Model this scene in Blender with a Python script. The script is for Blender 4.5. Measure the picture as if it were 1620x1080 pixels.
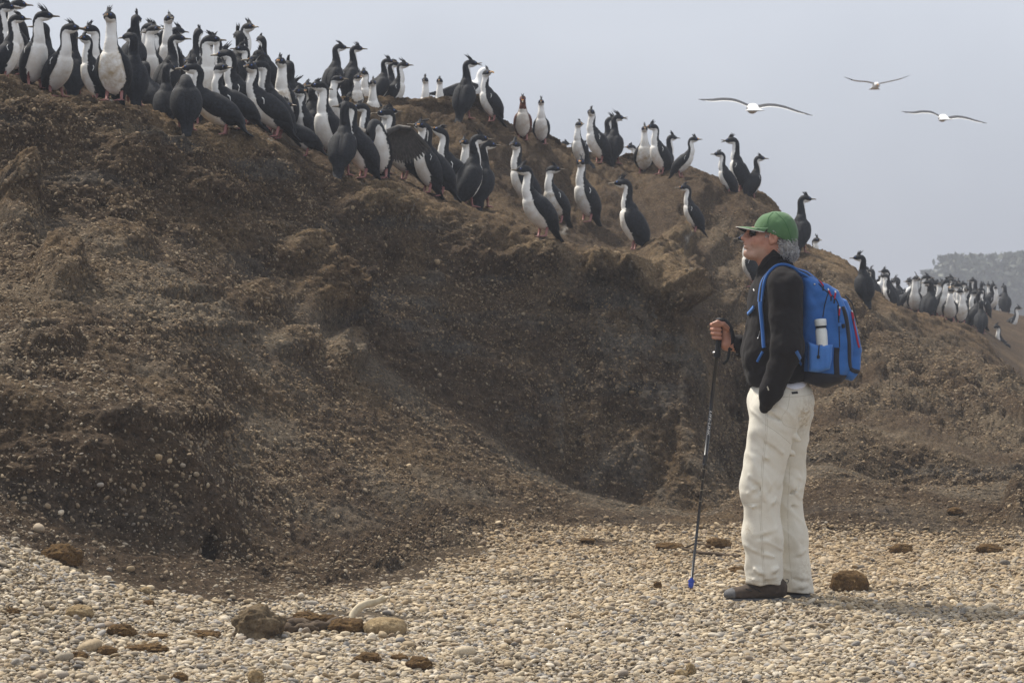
import bpy, bmesh, math, random, os
import numpy as np
from mathutils import Vector, Matrix
from mathutils.bvhtree import BVHTree

for _o in list(bpy.data.objects): bpy.data.objects.remove(_o)
scene = bpy.context.scene
COL = scene.collection
R = math.radians

# ------------------------------------------------------------------ camera
F = 4500.0                     # focal length in photo pixels (100 mm lens, 1620 px wide picture)
CAMZ = 1.18
HORIZON = 540.0
cam_data = bpy.data.cameras.new('camera')
cam_data.lens = 100.0; cam_data.sensor_width = 36.0
cam_data.clip_start = 0.1; cam_data.clip_end = 3000.0
cam_data.dof.use_dof = True
cam_data.dof.focus_distance = 12.9
cam_data.dof.aperture_fstop = 14.0
cam = bpy.data.objects.new('camera', cam_data)
cam.location = (0, 0, CAMZ); cam.rotation_euler = (R(90), 0, 0)
COL.objects.link(cam); scene.camera = cam

# ------------------------------------------------------------------ sky, sun, exposure
SUN_ELEV, SUN_AZ = R(54), R(-46)      # azimuth from +Y (straight behind the bluff), negative = to the left
world = bpy.data.worlds.new('World'); scene.world = world; world.use_nodes = True
nt = world.node_tree; nt.nodes.clear()
w_out = nt.nodes.new('ShaderNodeOutputWorld'); w_bg = nt.nodes.new('ShaderNodeBackground')
w_sky = nt.nodes.new('ShaderNodeTexSky'); w_sky.sky_type = 'NISHITA'; w_sky.sun_disc = False
w_sky.sun_elevation = SUN_ELEV; w_sky.sun_rotation = SUN_AZ
w_sky.air_density = 1.0; w_sky.dust_density = 3.0; w_sky.ozone_density = 2.0
# fog bank in front of the sky: even grey, a little brighter away from the horizon in every direction
w_tc = nt.nodes.new('ShaderNodeTexCoord'); w_sep = nt.nodes.new('ShaderNodeSeparateXYZ')
w_ramp = nt.nodes.new('ShaderNodeValToRGB')
w_ramp.color_ramp.elements[0].position = 0.035; w_ramp.color_ramp.elements[0].color = (2.5, 2.85, 3.65, 1)
w_ramp.color_ramp.elements[1].position = 0.155; w_ramp.color_ramp.elements[1].color = (6.2, 6.55, 7.3, 1)
_e = w_ramp.color_ramp.elements.new(1.0); _e.color = (8.6, 8.9, 9.4, 1)
w_mix = nt.nodes.new('ShaderNodeMix'); w_mix.data_type = 'RGBA'; w_mix.inputs['Factor'].default_value = 0.88
w_noise = nt.nodes.new('ShaderNodeTexNoise'); w_noise.inputs['Scale'].default_value = 7.0; w_noise.inputs['Detail'].default_value = 3.0
w_add = nt.nodes.new('ShaderNodeMath'); w_add.operation = 'MULTIPLY_ADD'; w_add.inputs[1].default_value = 0.09   # drifting fog is uneven
nt.links.new(w_tc.outputs['Generated'], w_sep.inputs[0]); nt.links.new(w_tc.outputs['Generated'], w_noise.inputs['Vector'])
nt.links.new(w_noise.outputs['Fac'], w_add.inputs[0]); nt.links.new(w_sep.outputs['Z'], w_add.inputs[2]); nt.links.new(w_add.outputs[0], w_ramp.inputs[0])
nt.links.new(w_sky.outputs[0], w_mix.inputs['A']); nt.links.new(w_ramp.outputs[0], w_mix.inputs['B'])
nt.links.new(w_mix.outputs['Result'], w_bg.inputs['Color']); w_bg.inputs['Strength'].default_value = 0.1
nt.links.new(w_bg.outputs[0], w_out.inputs[0])

sun_data = bpy.data.lights.new('sun', 'SUN'); sun_data.energy = 5.0; sun_data.angle = R(6)
sun_data.color = (1.0, 0.93, 0.82)
sun = bpy.data.objects.new('sun', sun_data); COL.objects.link(sun)
_d = Vector((math.sin(SUN_AZ) * math.cos(SUN_ELEV), math.cos(SUN_AZ) * math.cos(SUN_ELEV), math.sin(SUN_ELEV)))
sun.rotation_euler = _d.to_track_quat('Z', 'Y').to_euler(); sun.location = _d * 50

vs = scene.view_settings
vs.view_transform = 'Standard'; vs.look = 'None'; vs.exposure = 0.2; vs.gamma = 1.0
vs.use_curve_mapping = False
scene.cycles.use_denoising = True
scene.cycles.max_bounces = 6; scene.cycles.diffuse_bounces = 3; scene.cycles.volume_bounces = 1
scene.cycles.transparent_max_bounces = 8
scene.cycles.volume_step_rate = 4.0

# ------------------------------------------------------------------ helpers
rng = np.random.default_rng(7); random.seed(7)

def px(x, y, d):
    """world point that stands d metres away at photo position (x, y)"""
    return np.array([(x - 810.0) / F * d, d, CAMZ + (HORIZON - y) / F * d])

def _hash(h):
    h = (h ^ (h >> np.uint32(13))) * np.uint32(1274126177)
    h = (h ^ (h >> np.uint32(16))) * np.uint32(2246822519)
    return (h >> np.uint32(8)).astype(np.float32) * np.float32(2.0 / 0xFFFFFF) - np.float32(1)

def noise3(p, seed=0):
    """value noise in -1..1 for an (..., 3) array"""
    p = p.astype(np.float32); i = np.floor(p); f = p - i
    u = f * f * (3 - 2 * f)
    i = i.astype(np.int32).astype(np.uint32)
    k0, k1, k2 = np.uint32(374761393), np.uint32(668265263), np.uint32(3266489917)
    x0 = i[..., 0] * k0 + np.uint32((seed * 974711) & 0xFFFFFFFF); x1 = x0 + k0
    y0 = i[..., 1] * k1; y1 = y0 + k1; z0 = i[..., 2] * k2; z1 = z0 + k2
    a, b, c = u[..., 0], u[..., 1], u[..., 2]
    def L(q0, q1, t): return q0 + (q1 - q0) * t
    def X(yz): return L(_hash(x0 + yz), _hash(x1 + yz), a)
    return L(L(X(y0 + z0), X(y1 + z0), b), L(X(y0 + z1), X(y1 + z1), b), c)

def fbm(p, octaves=4, seed=0, gain=0.5, lac=2.03):
    s = 0.0; a = 1.0; t = 0.0
    for k in range(octaves):
        s = s + a * noise3(p * lac ** k + 17.3 * k, seed + k); t += a; a *= gain
    return s / t

def ridged(p, octaves=4, seed=0, gain=0.5):
    s = 0.0; a = 1.0; t = 0.0
    for k in range(octaves):
        s = s + a * (1 - np.abs(noise3(p * 2.03 ** k + 9.1 * k, seed + k)) * 2); t += a; a *= gain
    return s / t

def smoothstep(a, b, x):
    t = np.clip((x - a) / (b - a), 0, 1); return t * t * (3 - 2 * t)

def new_mesh(name, verts, faces, smooth=True):
    me = bpy.data.meshes.new(name)
    verts = np.asarray(verts, dtype=np.float32).reshape(-1, 3)
    if isinstance(faces, np.ndarray):
        n, k = faces.shape
        me.vertices.add(len(verts)); me.vertices.foreach_set('co', verts.ravel())
        me.loops.add(n * k); me.loops.foreach_set('vertex_index', faces.astype(np.int32).ravel())
        me.polygons.add(n); me.polygons.foreach_set('loop_start', np.arange(0, n * k, k, dtype=np.int32))
        me.update(calc_edges=True); me.validate()
    else:
        me.from_pydata([tuple(map(float, v)) for v in verts], [], [tuple(int(i) for i in f) for f in faces]); me.update()
    if smooth: me.polygons.foreach_set('use_smooth', np.ones(len(me.polygons), dtype=bool))
    return me

def fattr(me, name, data):
    a = me.attributes.new(name, 'FLOAT', 'POINT'); a.data.foreach_set('value', np.asarray(data, dtype=np.float32).ravel())

def cattr(me, name, rgb):
    a = me.attributes.new(name, 'FLOAT_COLOR', 'POINT')
    rgba = np.ones((len(rgb), 4), dtype=np.float32); rgba[:, :3] = rgb
    a.data.foreach_set('color', rgba.ravel())

def link(name, me, mat=None, parent=None):
    o = bpy.data.objects.new(name, me); COL.objects.link(o)
    if mat is not None and me is not None: me.materials.append(mat)
    if parent is not None: o.parent = parent
    return o

def tag(o, label=None, cat=None, group=None, kind=None):
    if label: o['label'] = label
    if cat: o['category'] = cat
    if group: o['group'] = group
    if kind: o['kind'] = kind
    return o

def empty(name, loc=(0, 0, 0), rotz=0.0):
    o = bpy.data.objects.new(name, None); COL.objects.link(o)
    o.location = loc; o.rotation_euler = (0, 0, rotz); o.empty_display_size = 0.1
    return o

class MB:
    """collects vertices and faces of one mesh"""
    def __init__(s): s.v = []; s.f = []
    def add(s, v, f):
        b = len(s.v); s.v += [tuple(map(float, q)) for q in v]; s.f += [tuple(i + b for i in q) for q in f]
    def grid(s, P, close_u=False, close_v=False):
        nu, nv = P.shape[:2]; b = len(s.v); s.v += [tuple(map(float, q)) for q in P.reshape(-1, 3)]
        for i in range(nu if close_u else nu - 1):
            for j in range(nv if close_v else nv - 1):
                i2, j2 = (i + 1) % nu, (j + 1) % nv
                s.f.append((b + i * nv + j, b + i2 * nv + j, b + i2 * nv + j2, b + i * nv + j2))
    def tube(s, pts, r, n=8, flat=None, cap=True, up=(0, 0, 1)):
        pts = np.asarray(pts, float); m = len(pts)
        r = np.full(m, r, float) if np.isscalar(r) else np.asarray(r, float)
        t = np.gradient(pts, axis=0); t /= np.linalg.norm(t, axis=1)[:, None] + 1e-9
        rings = []
        u0 = np.asarray(up, float)
        for k in range(m):
            a = np.cross(t[k], u0)
            if np.linalg.norm(a) < 1e-3: a = np.cross(t[k], (1, 0.2, 0))
            a /= np.linalg.norm(a); c = np.cross(a, t[k])
            th = np.linspace(0, 2 * math.pi, n, endpoint=False)
            fx, fy = (1, 1) if flat is None else flat
            rings.append(pts[k] + r[k] * (np.outer(np.cos(th) * fx, a) + np.outer(np.sin(th) * fy, c)))
        b = len(s.v); s.grid(np.array(rings), close_v=True)
        if cap:
            s.f.append(tuple(b + j for j in range(n))[::-1]); s.f.append(tuple(b + (m - 1) * n + j for j in range(n)))
    def box(s, c, h, rot=None):
        c = np.asarray(c, float); q = np.array([(x, y, z) for x in (-1, 1) for y in (-1, 1) for z in (-1, 1)]) * np.asarray(h)
        if rot is not None: q = q @ np.asarray(rot).T
        s.add(q + c, [(0, 1, 3, 2), (4, 6, 7, 5), (0, 4, 5, 1), (2, 3, 7, 6), (0, 2, 6, 4), (1, 5, 7, 3)])
    def mesh(s, name, smooth=True): return new_mesh(name, np.array(s.v), s.f, smooth)

def catmull(pts, n):
    pts = np.asarray(pts, float); m = len(pts)
    P = np.vstack([2 * pts[0] - pts[1], pts, 2 * pts[-1] - pts[-2]])
    t = np.linspace(0, m - 1, n); i = np.minimum(t.astype(int), m - 2); f = (t - i)[:, None]
    a, b, c, d = P[i], P[i + 1], P[i + 2], P[i + 3]
    return 0.5 * (2 * b + (c - a) * f + (2 * a - 5 * b + 4 * c - d) * f ** 2 + (3 * b - a - 3 * c + d) * f ** 3)

# ------------------------------------------------------------------ materials
def mat_new(name):
    m = bpy.data.materials.new(name); m.use_nodes = True
    n = m.node_tree; b = n.nodes['Principled BSDF']
    return m, n, b

def _tex(n, scale, detail=5, rough=0.6, coord='Object', dist=0.0):
    tc = n.nodes.new('ShaderNodeTexCoord'); t = n.nodes.new('ShaderNodeTexNoise')
    t.inputs['Scale'].default_value = scale; t.inputs['Detail'].default_value = detail
    t.inputs['Roughness'].default_value = rough; t.inputs['Distortion'].default_value = dist
    n.links.new(tc.outputs[coord], t.inputs['Vector']); return t

def _mixrgb(n, fac, a, b, mode='MIX'):
    m = n.nodes.new('ShaderNodeMix'); m.data_type = 'RGBA'; m.blend_type = mode
    for s, v in (('Factor', fac), ('A', a), ('B', b)):
        if isinstance(v, (int, float)): m.inputs[s].default_value = v
        elif isinstance(v, tuple): m.inputs[s].default_value = (*v, 1) if len(v) == 3 else v
        else: n.links.new(v, m.inputs[s])
    return m.outputs['Result']

def _ramp(n, src, stops):
    r = n.nodes.new('ShaderNodeValToRGB'); e = r.color_ramp.elements
    while len(e) < len(stops): e.new(0.5)
    for k, (p, c) in enumerate(stops):
        e[k].position = p; e[k].color = (*c, 1) if isinstance(c, tuple) else (c, c, c, 1)
    n.links.new(src, r.inputs[0]); return r.outputs[0]

def _bump(n, b, height, strength=0.5, dist=0.01):
    k = n.nodes.new('ShaderNodeBump'); k.inputs['Strength'].default_value = strength; k.inputs['Distance'].default_value = dist
    n.links.new(height, k.inputs['Height']); n.links.new(k.outputs[0], b.inputs['Normal']); return k

def simple_mat(name, c1, c2=None, scale=40.0, rough=0.7, bump=0.3, bdist=0.004, spec=0.3, sheen=0.0, lo=0.35, hi=0.65, metal=0.0):
    m, n, b = mat_new(name)
    t = _tex(n, scale)
    c2 = c2 or tuple(x * 0.75 for x in c1)
    n.links.new(_ramp(n, t.outputs['Fac'], [(lo, c1), (hi, c2)]), b.inputs['Base Color'])
    b.inputs['Roughness'].default_value = rough; b.inputs['Specular IOR Level'].default_value = spec
    b.inputs['Metallic'].default_value = metal
    if sheen: b.inputs['Sheen Weight'].default_value = sheen; b.inputs['Sheen Roughness'].default_value = 0.5
    if bump: _bump(n, b, t.outputs['Fac'], bump, bdist)
    return m
# ================================================================== terrain
# plan of the bluff: for each break line of the ground (photo column, photo row, distance)
CURVES = {
 'B':  [(-300,790,11.8),(0,850,12.0),(100,893,12.1),(200,925,12.1),(300,945,12.15),(400,962,12.1),(500,955,12.25),(600,935,12.9),(700,905,13.9),(800,882,14.7),(900,868,15.2),(1000,862,15.6),(1100,866,15.5),(1200,875,15.2),(1300,880,15.0),(1400,878,15.1),(1500,868,15.4),(1620,850,16.1),(1900,820,17.2)],
 'B1': [(-300,760,12.2),(0,792,12.35),(150,832,12.5),(280,868,12.65),(350,880,12.8),(420,915,12.8),(500,925,12.9),(600,905,13.7),(700,870,14.8),(800,845,15.7),(900,832,16.4),(1000,834,16.8),(1100,842,16.6),(1200,845,16.3),(1300,846,16.2),(1400,845,16.2),(1500,838,16.4),(1620,822,16.9),(1900,795,17.7)],
 'B2': [(-300,560,12.8),(0,612,12.85),(150,640,12.95),(280,690,13.1),(345,760,13.2),(385,850,13.25),(450,885,13.4),(600,845,14.7),(700,800,15.9),(800,795,16.9),(900,806,17.8),(1000,817,18.0),(1100,826,17.8),(1200,818,17.5),(1300,800,17.4),(1400,805,17.3),(1500,806,17.3),(1620,795,17.6),(1900,775,18.2)],
 'C':  [(-300,345,16.4),(0,358,16.6),(100,345,16.8),(200,365,16.9),(300,395,17.3),(400,440,17.8),(500,505,18.2),(600,565,18.6),(700,640,19.0),(800,715,19.3),(900,772,19.6),(1000,800,19.6),(1080,808,19.4),(1130,812,19.1),(1200,770,19.2),(1300,728,19.4),(1400,758,18.9),(1500,768,18.6),(1560,765,18.5),(1620,758,18.6),(1900,740,19.0)],
 'D':  [(-300,80,17.6),(0,120,17.8),(50,140,18.0),(100,157,18.1),(180,159,18.2),(230,172,18.4),(270,190,18.6),(310,205,18.8),(400,207,19.2),(450,233,19.6),(500,268,20.0),(560,280,20.3),(620,296,20.5),(700,325,20.8),(800,347,20.9),(850,370,20.9),(900,388,20.9),(980,397,20.8),(1050,418,20.7),(1080,448,20.6),(1092,478,20.6),(1104,560,20.5),(1125,650,20.4),(1160,742,20.3),(1200,705,20.5),(1300,655,20.4),(1400,688,19.7),(1500,712,19.3),(1560,730,19.2),(1620,722,19.5),(1900,710,20.0)],
 'E':  [(-300,76,18.8),(0,116,19.0),(100,152,19.3),(200,155,19.5),(300,196,20.2),(400,196,20.7),(500,240,21.4),(600,268,22.0),(700,302,22.4),(800,336,22.8),(900,386,23.0),(1000,425,23.4),(1090,478,24.2),(1150,525,24.6),(1220,545,24.4),(1300,565,24.0),(1400,620,23.2),(1500,640,23.0),(1620,662,23.0),(1900,670,23.0)],
 'F':  [(-300,72,20.0),(0,112,20.3),(100,148,20.7),(200,152,21.0),(300,186,21.5),(400,186,22.2),(500,208,23.6),(560,220,24.2),(600,235,24.6),(700,268,25.4),(800,303,26.6),(900,328,29.3),(1000,350,29.6),(1072,372,28.8),(1150,396,28.6),(1220,420,28.2),(1262,462,27.4),(1300,500,26.8),(1400,560,26.2),(1500,582,27.0),(1620,628,27.0),(1900,650,27.0)],
 'G':  [(-300,66,22.0),(0,106,22.3),(100,142,22.7),(200,147,23.0),(300,172,23.5),(400,176,24.2),(500,172,24.6),(600,168,25.2),(700,178,26.2),(755,188,26.8),(795,210,27.4),(870,232,29.4),(900,254,30.2),(960,259,30.2),(1010,274,30.4),(1080,281,30.2),(1140,300,29.6),(1190,307,29.3),(1222,328,29.0),(1240,365,29.0),(1262,398,29.0),(1300,414,29.6),(1340,432,30.6),(1380,479,31.4),(1450,508,31.8),(1500,521,32.0),(1555,545,32.0),(1585,574,32.0),(1620,602,32.0),(1900,650,32.0)],
 'H':  [(-300,130,40.0),(800,300,42.0),(1000,380,42.0),(1200,440,42.0),(1300,468,44.0),(1400,481,46.0),(1500,484,47.0),(1560,487,47.0),(1620,500,48.0),(1900,530,48.0)],
}
ORDER = ['B', 'B1', 'B2', 'C', 'D', 'E', 'F', 'G', 'H']
cols = np.concatenate([np.linspace(-4200, -420, 34), np.linspace(-330, -72, 28), np.arange(-66, 1688, 3.1), np.linspace(1692, 1950, 28), np.linspace(2050, 5800, 34)])
NC = len(cols)
def curve_dz(name):
    c = np.array(CURVES[name], float)
    xs = np.arange(-400, 2000, 2.0); d = np.interp(xs, c[:, 0], c[:, 2]); y = np.interp(xs, c[:, 0], c[:, 1])
    z = CAMZ + (HORIZON - y) / F * d
    k = np.exp(-0.5 * (np.arange(-10, 11) / (3.0 if name in 'DG' else 6.0)) ** 2); k /= k.sum()
    sm = lambda a: np.convolve(np.pad(a, 10, mode='edge'), k, mode='valid')
    return np.interp(cols, xs, sm(d)), np.interp(cols, xs, sm(z))
prof_d, prof_z = [np.full(NC, 0.6), np.full(NC, 7.0)], [np.full(NC, -0.12), np.full(NC, -0.05)]
for nm in ORDER:
    d_, z_ = curve_dz(nm); prof_d.append(d_); prof_z.append(z_)
prof_d += [np.full(NC, 62.0), np.full(NC, 130.0), np.full(NC, 900.0)]
prof_z += [np.interp(cols, [1000, 1400, 1700], [1.0, 1.75, 1.6]), np.full(NC, 1.2), np.full(NC, 1.0)]
#            near  beach B-B1 B1-B2 B2-C C-D  D-E  E-F F-G  G-H  H-  far
SEG_ROWS = [4,    210,  44,   110,  210, 215, 56,  70, 100, 60,  16, 8, 4]
prof_d = np.array(prof_d); prof_z = np.array(prof_z)
uu = np.concatenate([k + np.arange(n) / n for k, n in enumerate(SEG_ROWS)] + [[len(SEG_ROWS) - 1e-6]])
NR = len(uu)
seg = np.minimum(uu.astype(int), len(SEG_ROWS) - 1); fr = (uu - seg)
def lerp_prof(P): return P[seg] * (1 - fr)[:, None] + P[np.minimum(seg + 1, len(P) - 1)] * fr[:, None]
GD, GZ = lerp_prof(prof_d), lerp_prof(prof_z)
# beach: spread its rows by perspective and give it a slight dip towards the sea
mb_ = seg == 1
GD[mb_] = 1 / (1 / prof_d[1] * (1 - fr[mb_])[:, None] + 1 / prof_d[2] * fr[mb_][:, None])
tb = (GD[mb_] - prof_d[1]) / (prof_d[2] - prof_d[1])
GZ[mb_] = prof_z[1] * (1 - smoothstep(0.0, 0.5, tb)) + np.where(prof_z[2] > 0.1, prof_z[2] * smoothstep(0.25, 1.0, tb) ** 1.6, prof_z[2] * smoothstep(0.4, 1.0, tb))
# round the breaks
def smooth_rows(A, w):
    k = np.exp(-0.5 * (np.arange(-3 * w, 3 * w + 1) / w) ** 2); k /= k.sum()
    Pd = np.pad(A, ((3 * w, 3 * w), (0, 0)), mode='edge')
    return sum(k[i] * Pd[i:i + len(A)] for i in range(len(k)))
i0, i1 = np.argmax(uu >= 1.9), np.argmax(uu >= 9)
SD, SZ = smooth_rows(GD, 5), smooth_rows(GZ, 5)
wgt = (smoothstep(1.9, 2.0, uu) * (1 - smoothstep(8.8, 9.0, uu)))[:, None]
GD = GD * (1 - wgt) + SD * wgt; GZ = GZ * (1 - wgt) + SZ * wgt
PX = np.broadcast_to(cols, GD.shape); PY = HORIZON - (GZ - CAMZ) * F / GD
GX = (PX - 810) / F * GD
P0 = np.stack([GX, GD, GZ], -1)

def grid_normals(P):
    a = np.gradient(P, axis=1); b = np.gradient(P, axis=0)
    n = np.cross(a, b); n /= np.linalg.norm(n, axis=-1)[..., None] + 1e-12
    return n
N0 = grid_normals(P0)
U = np.broadcast_to(uu[:, None], GD.shape)
def band(a, b, c, d): return smoothstep(a, b, U) * (1 - smoothstep(c, d, U))
W_beach = band(-1, -0.5, 1.93, 2.1)
W_bank = band(2.7, 3.05, 3.85, 4.15)
W_talus = band(3.9, 4.2, 4.85, 5.05)
W_cliff = band(4.9, 5.1, 5.9, 6.05)
W_top = band(5.9, 6.0, 6.9, 7.1)
W_slope = band(7.0, 7.2, 7.85, 8.0)
W_back = band(7.95, 8.02, 13, 14)
left = 1 - smoothstep(1085, 1150, PX)
W_cliff_l, W_cliff_r = W_cliff * left, W_cliff * (1 - left)
inframe = smoothstep(-900, -60, PX) * (1 - smoothstep(1700, 2600, PX))
disp = np.zeros_like(GD)
n_big = fbm(P0 * np.array([1.1, 0.9, 1.3]), 4, 3); n_mid = fbm(P0 * 3.1, 4, 11); n_fine = fbm(P0 * 11.0, 4, 23)
n_vert = fbm(P0 * np.array([5.2, 3.0, 0.9]), 4, 31); rid = ridged(P0 * np.array([1.8, 1.4, 2.2]), 4, 41)
disp += W_beach * (0.022 * n_big + 0.012 * n_mid)
disp += W_bank * (0.07 * n_big + 0.035 * n_mid + 0.025 * n_fine)
disp += W_talus * (0.06 * n_big + 0.030 * n_mid + 0.02 * n_fine)
butt = smoothstep(820, 900, PX)            # the bare buttress: smooth face with upright grooves
groove = fbm(P0 * np.array([9.0, 5.0, 0.55]), 3, 37)
disp += W_cliff_l * ((1 - butt) * (0.09 * n_big + 0.07 * n_mid + 0.04 * n_fine + 0.05 * (rid - 0.3)) + butt * (0.07 * n_big + 0.03 * n_mid + 0.09 * groove + 0.025 * n_fine) + 0.03 * n_vert)
disp += W_cliff_r * (0.10 * n_big + 0.07 * n_mid + 0.02 * n_fine)
disp += W_top * (0.05 * n_big + 0.05 * n_mid + 0.02 * n_fine) * (0.5 + 0.5 * left) 
disp += band(6.2, 6.6, 7.4, 7.8) * (1 - left) * (0.10 * ridged(P0 * np.array([0.9, 0.9, 7.0]) + P0[..., :1] * np.array([0, 0, 1.6]), 3, 47) + 0.03 * n_fine)
disp += W_slope * (0.12 * n_big + 0.10 * n_mid + 0.03 * n_fine + 0.07 * (rid - 0.3))
disp += band(6.0, 6.4, 7.0, 7.4) * (1 - left) * (0.14 * n_big + 0.12 * n_mid + 0.05 * n_fine + 0.10 * (rid - 0.2))
disp += band(7.9, 8.1, 8.9, 9.2) * (0.07 * n_big + 0.05 * n_mid + 0.03 * n_fine)
# lumps, clods and hollows of the slope: (column, row, half width, half height, push in metres, up-slope softness)
LUMPS = [(515,470,66,58,0.27),(478,405,52,36,0.18),(420,470,60,30,0.08),(545,560,38,40,0.15),(470,545,50,28,0.10),(30,335,44,62,0.26),(95,440,42,46,0.20),(20,300,40,22,0.1),
 (180,385,70,26,0.12),(330,300,80,30,0.14),(250,250,110,40,0.12),(30,205,120,46,0.15),(600,330,70,36,0.16),(430,330,60,30,-0.10),(640,430,50,50,-0.12),(740,460,60,40,-0.04),(560,420,36,30,-0.06),
 (1040,432,56,24,0.32),(1076,458,24,18,0.30),(965,428,50,22,0.20),(1020,510,70,26,-0.07),(1085,520,20,40,-0.06),(840,410,60,24,0.16),(760,405,60,22,0.12),(900,480,50,16,-0.05),(1010,640,60,130,0.05),(1045,720,26,80,-0.06),
 (940,600,26,140,0.07),(300,470,60,14,-0.08),(330,520,80,12,0.06),(260,660,130,20,0.10),(120,740,150,60,0.06),(338,860,16,26,-0.22),(70,540,70,22,0.10),(60,585,90,16,-0.08),
 (1120,400,40,16,0.10),(1185,345,60,22,0.22),(1120,320,70,24,-0.12),(1150,440,60,14,0.09),(1120,500,40,20,0.12),(1160,560,40,14,0.06),(1000,300,40,22,0.2),(870,262,60,24,0.2),(760,225,60,30,0.24),(700,240,60,26,0.12),(650,195,60,16,0.1),
 (1340,690,60,22,0.08),(1430,735,80,28,-0.16),(1300,640,60,16,0.06),(1420,640,40,10,0.08),(1390,620,36,14,0.09),(1320,565,60,12,0.06),(1450,560,60,12,0.06),(1540,560,40,16,0.08),(1600,560,30,14,0.07),(1560,640,60,14,0.05),(1612,800,26,34,0.16)]
for (cx, cy, rx, ry, amp) in LUMPS:
    wob = 0.16 * n_mid + 0.10 * n_fine
    q = np.sqrt(((PX - cx) / rx) ** 2 + ((PY - cy) / ry) ** 2) * (1 + wob)
    m = (1 - smoothstep(0.45, 1.08, q))
    disp += amp * 0.8 * m * (1 + 0.35 * n_fine) * np.where(U < 8.5, 1, 0)
disp *= inframe * np.clip(1 - (GD - 35) / 10, 0.2, 1)
P1 = P0 + N0 * disp[..., None]
# keep both rims at their surveyed height on average
for u_r, nm in ((6.0, 'D'), (8.0, 'G')):
    ir = int(np.argmax(uu >= u_r)); zt_ = curve_dz(nm)[1]; w_ = np.abs(uu - u_r) < 0.12
    dz_ = zt_ - P1[w_, :, 2].max(0)
    kk = np.exp(-0.5 * (np.arange(-12, 13) / 5.0) ** 2); kk /= kk.sum(); dz_ = np.convolve(np.pad(dz_, 12, mode='edge'), kk, mode='valid') + 0.012
    P1[..., 2] += dz_[None, :] * ((smoothstep(u_r - 0.85, u_r - 0.1, uu) * (1 - smoothstep(u_r + 0.15, u_r + 0.9, uu))))[:, None]
N1 = grid_normals(P1)
# fine crumbly relief, stronger on the steep and dirt-covered parts
dirt = np.clip(W_bank + W_talus + W_cliff + W_top + W_slope + band(7.9, 8.0, 8.9, 9.2) + 0.6 * band(2.0, 2.1, 2.8, 3.1), 0, 1) * inframe
crumb = fbm(P1 * 26.0, 3, 51)
hang = fbm(P1 * np.array([24.0, 24.0, 3.5]), 3, 57)
P1 = P1 + N1 * (dirt * (0.030 * crumb + 0.024 * W_cliff * hang))[..., None]
N1 = grid_normals(P1)

# --- colours of the ground, with sunlit ledge tops painted in
steep = 1 - np.clip(N1[..., 2], 0, 1)
cA = fbm(P1 * np.array([1.6, 1.6, 2.2]), 5, 61); cB = fbm(P1 * 7.0, 4, 71); cC = fbm(P1 * np.array([1.2, 1.2, 6.0]), 4, 81)
def mixc(a, b, t): return a * (1 - t[..., None]) + np.array(b) * t[..., None]
colr = np.broadcast_to(np.array([0.100, 0.068, 0.042]), P1.shape).copy()
colr = mixc(colr, (0.180, 0.124, 0.070), smoothstep(-0.1, 0.5, cA) * 0.7 * (1 - W_beach))
colr = mixc(colr, (0.058, 0.041, 0.029), smoothstep(0.05, 0.55, cB) * 0.6)
colr = mixc(colr, (0.112, 0.100, 0.086), smoothstep(0.0, 0.45, cC) * 0.75 * (W_cliff + 0.5 * W_bank))
colr = mixc(colr, (0.150, 0.132, 0.108), butt * W_cliff_l * smoothstep(-0.15, 0.45, groove + 0.3 * cB) * 0.6)
crust = np.clip(band(5.80, 5.97, 6.2, 6.6) * (0.25 + 0.75 * left) + band(7.8, 7.97, 8.2, 8.6), 0, 1)
colr = mixc(colr, (0.235, 0.162, 0.092), crust * smoothstep(-0.35, 0.35, cA + 0.3 * cB) * 0.72)
for (cx, cy, rx, ry, amp) in LUMPS[:9]:
    m = 1 - smoothstep(0.5, 1.0, np.sqrt(((PX - cx) / rx) ** 2 + ((PY - cy) / ry) ** 2)); colr = mixc(colr, (0.24, 0.16, 0.085), m * 0.45 * smoothstep(-0.4, 0.3, cB))
for (cx, cy, rx, ry, am) in [(1040,432,60,30,.6),(960,420,50,26,.5),(840,402,60,22,.5),(610,325,75,34,.6),(480,395,60,26,.5),(250,210,120,22,.4),(40,160,90,22,.4),(760,200,60,26,.5),(1180,330,50,22,.4),(860,245,50,20,.4),(390,225,60,20,.45)]:   # dry straw-coloured crust on the ledges, their sunlit look painted into the colour
    m = 1 - smoothstep(0.45, 1.0, np.sqrt(((PX - cx) / rx) ** 2 + ((PY - cy) / ry) ** 2) + 0.25 * cB); colr = mixc(colr, (0.27, 0.195, 0.112), m * am * smoothstep(-0.4, 0.2, hang))
W_b2 = np.clip(W_beach + 0.35 * band(2.0, 2.2, 3.0, 3.2) * smoothstep(500, 700, PX), 0, 1)
colr = mixc(colr, (0.15, 0.118, 0.08), W_b2 * 0.8)
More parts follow.
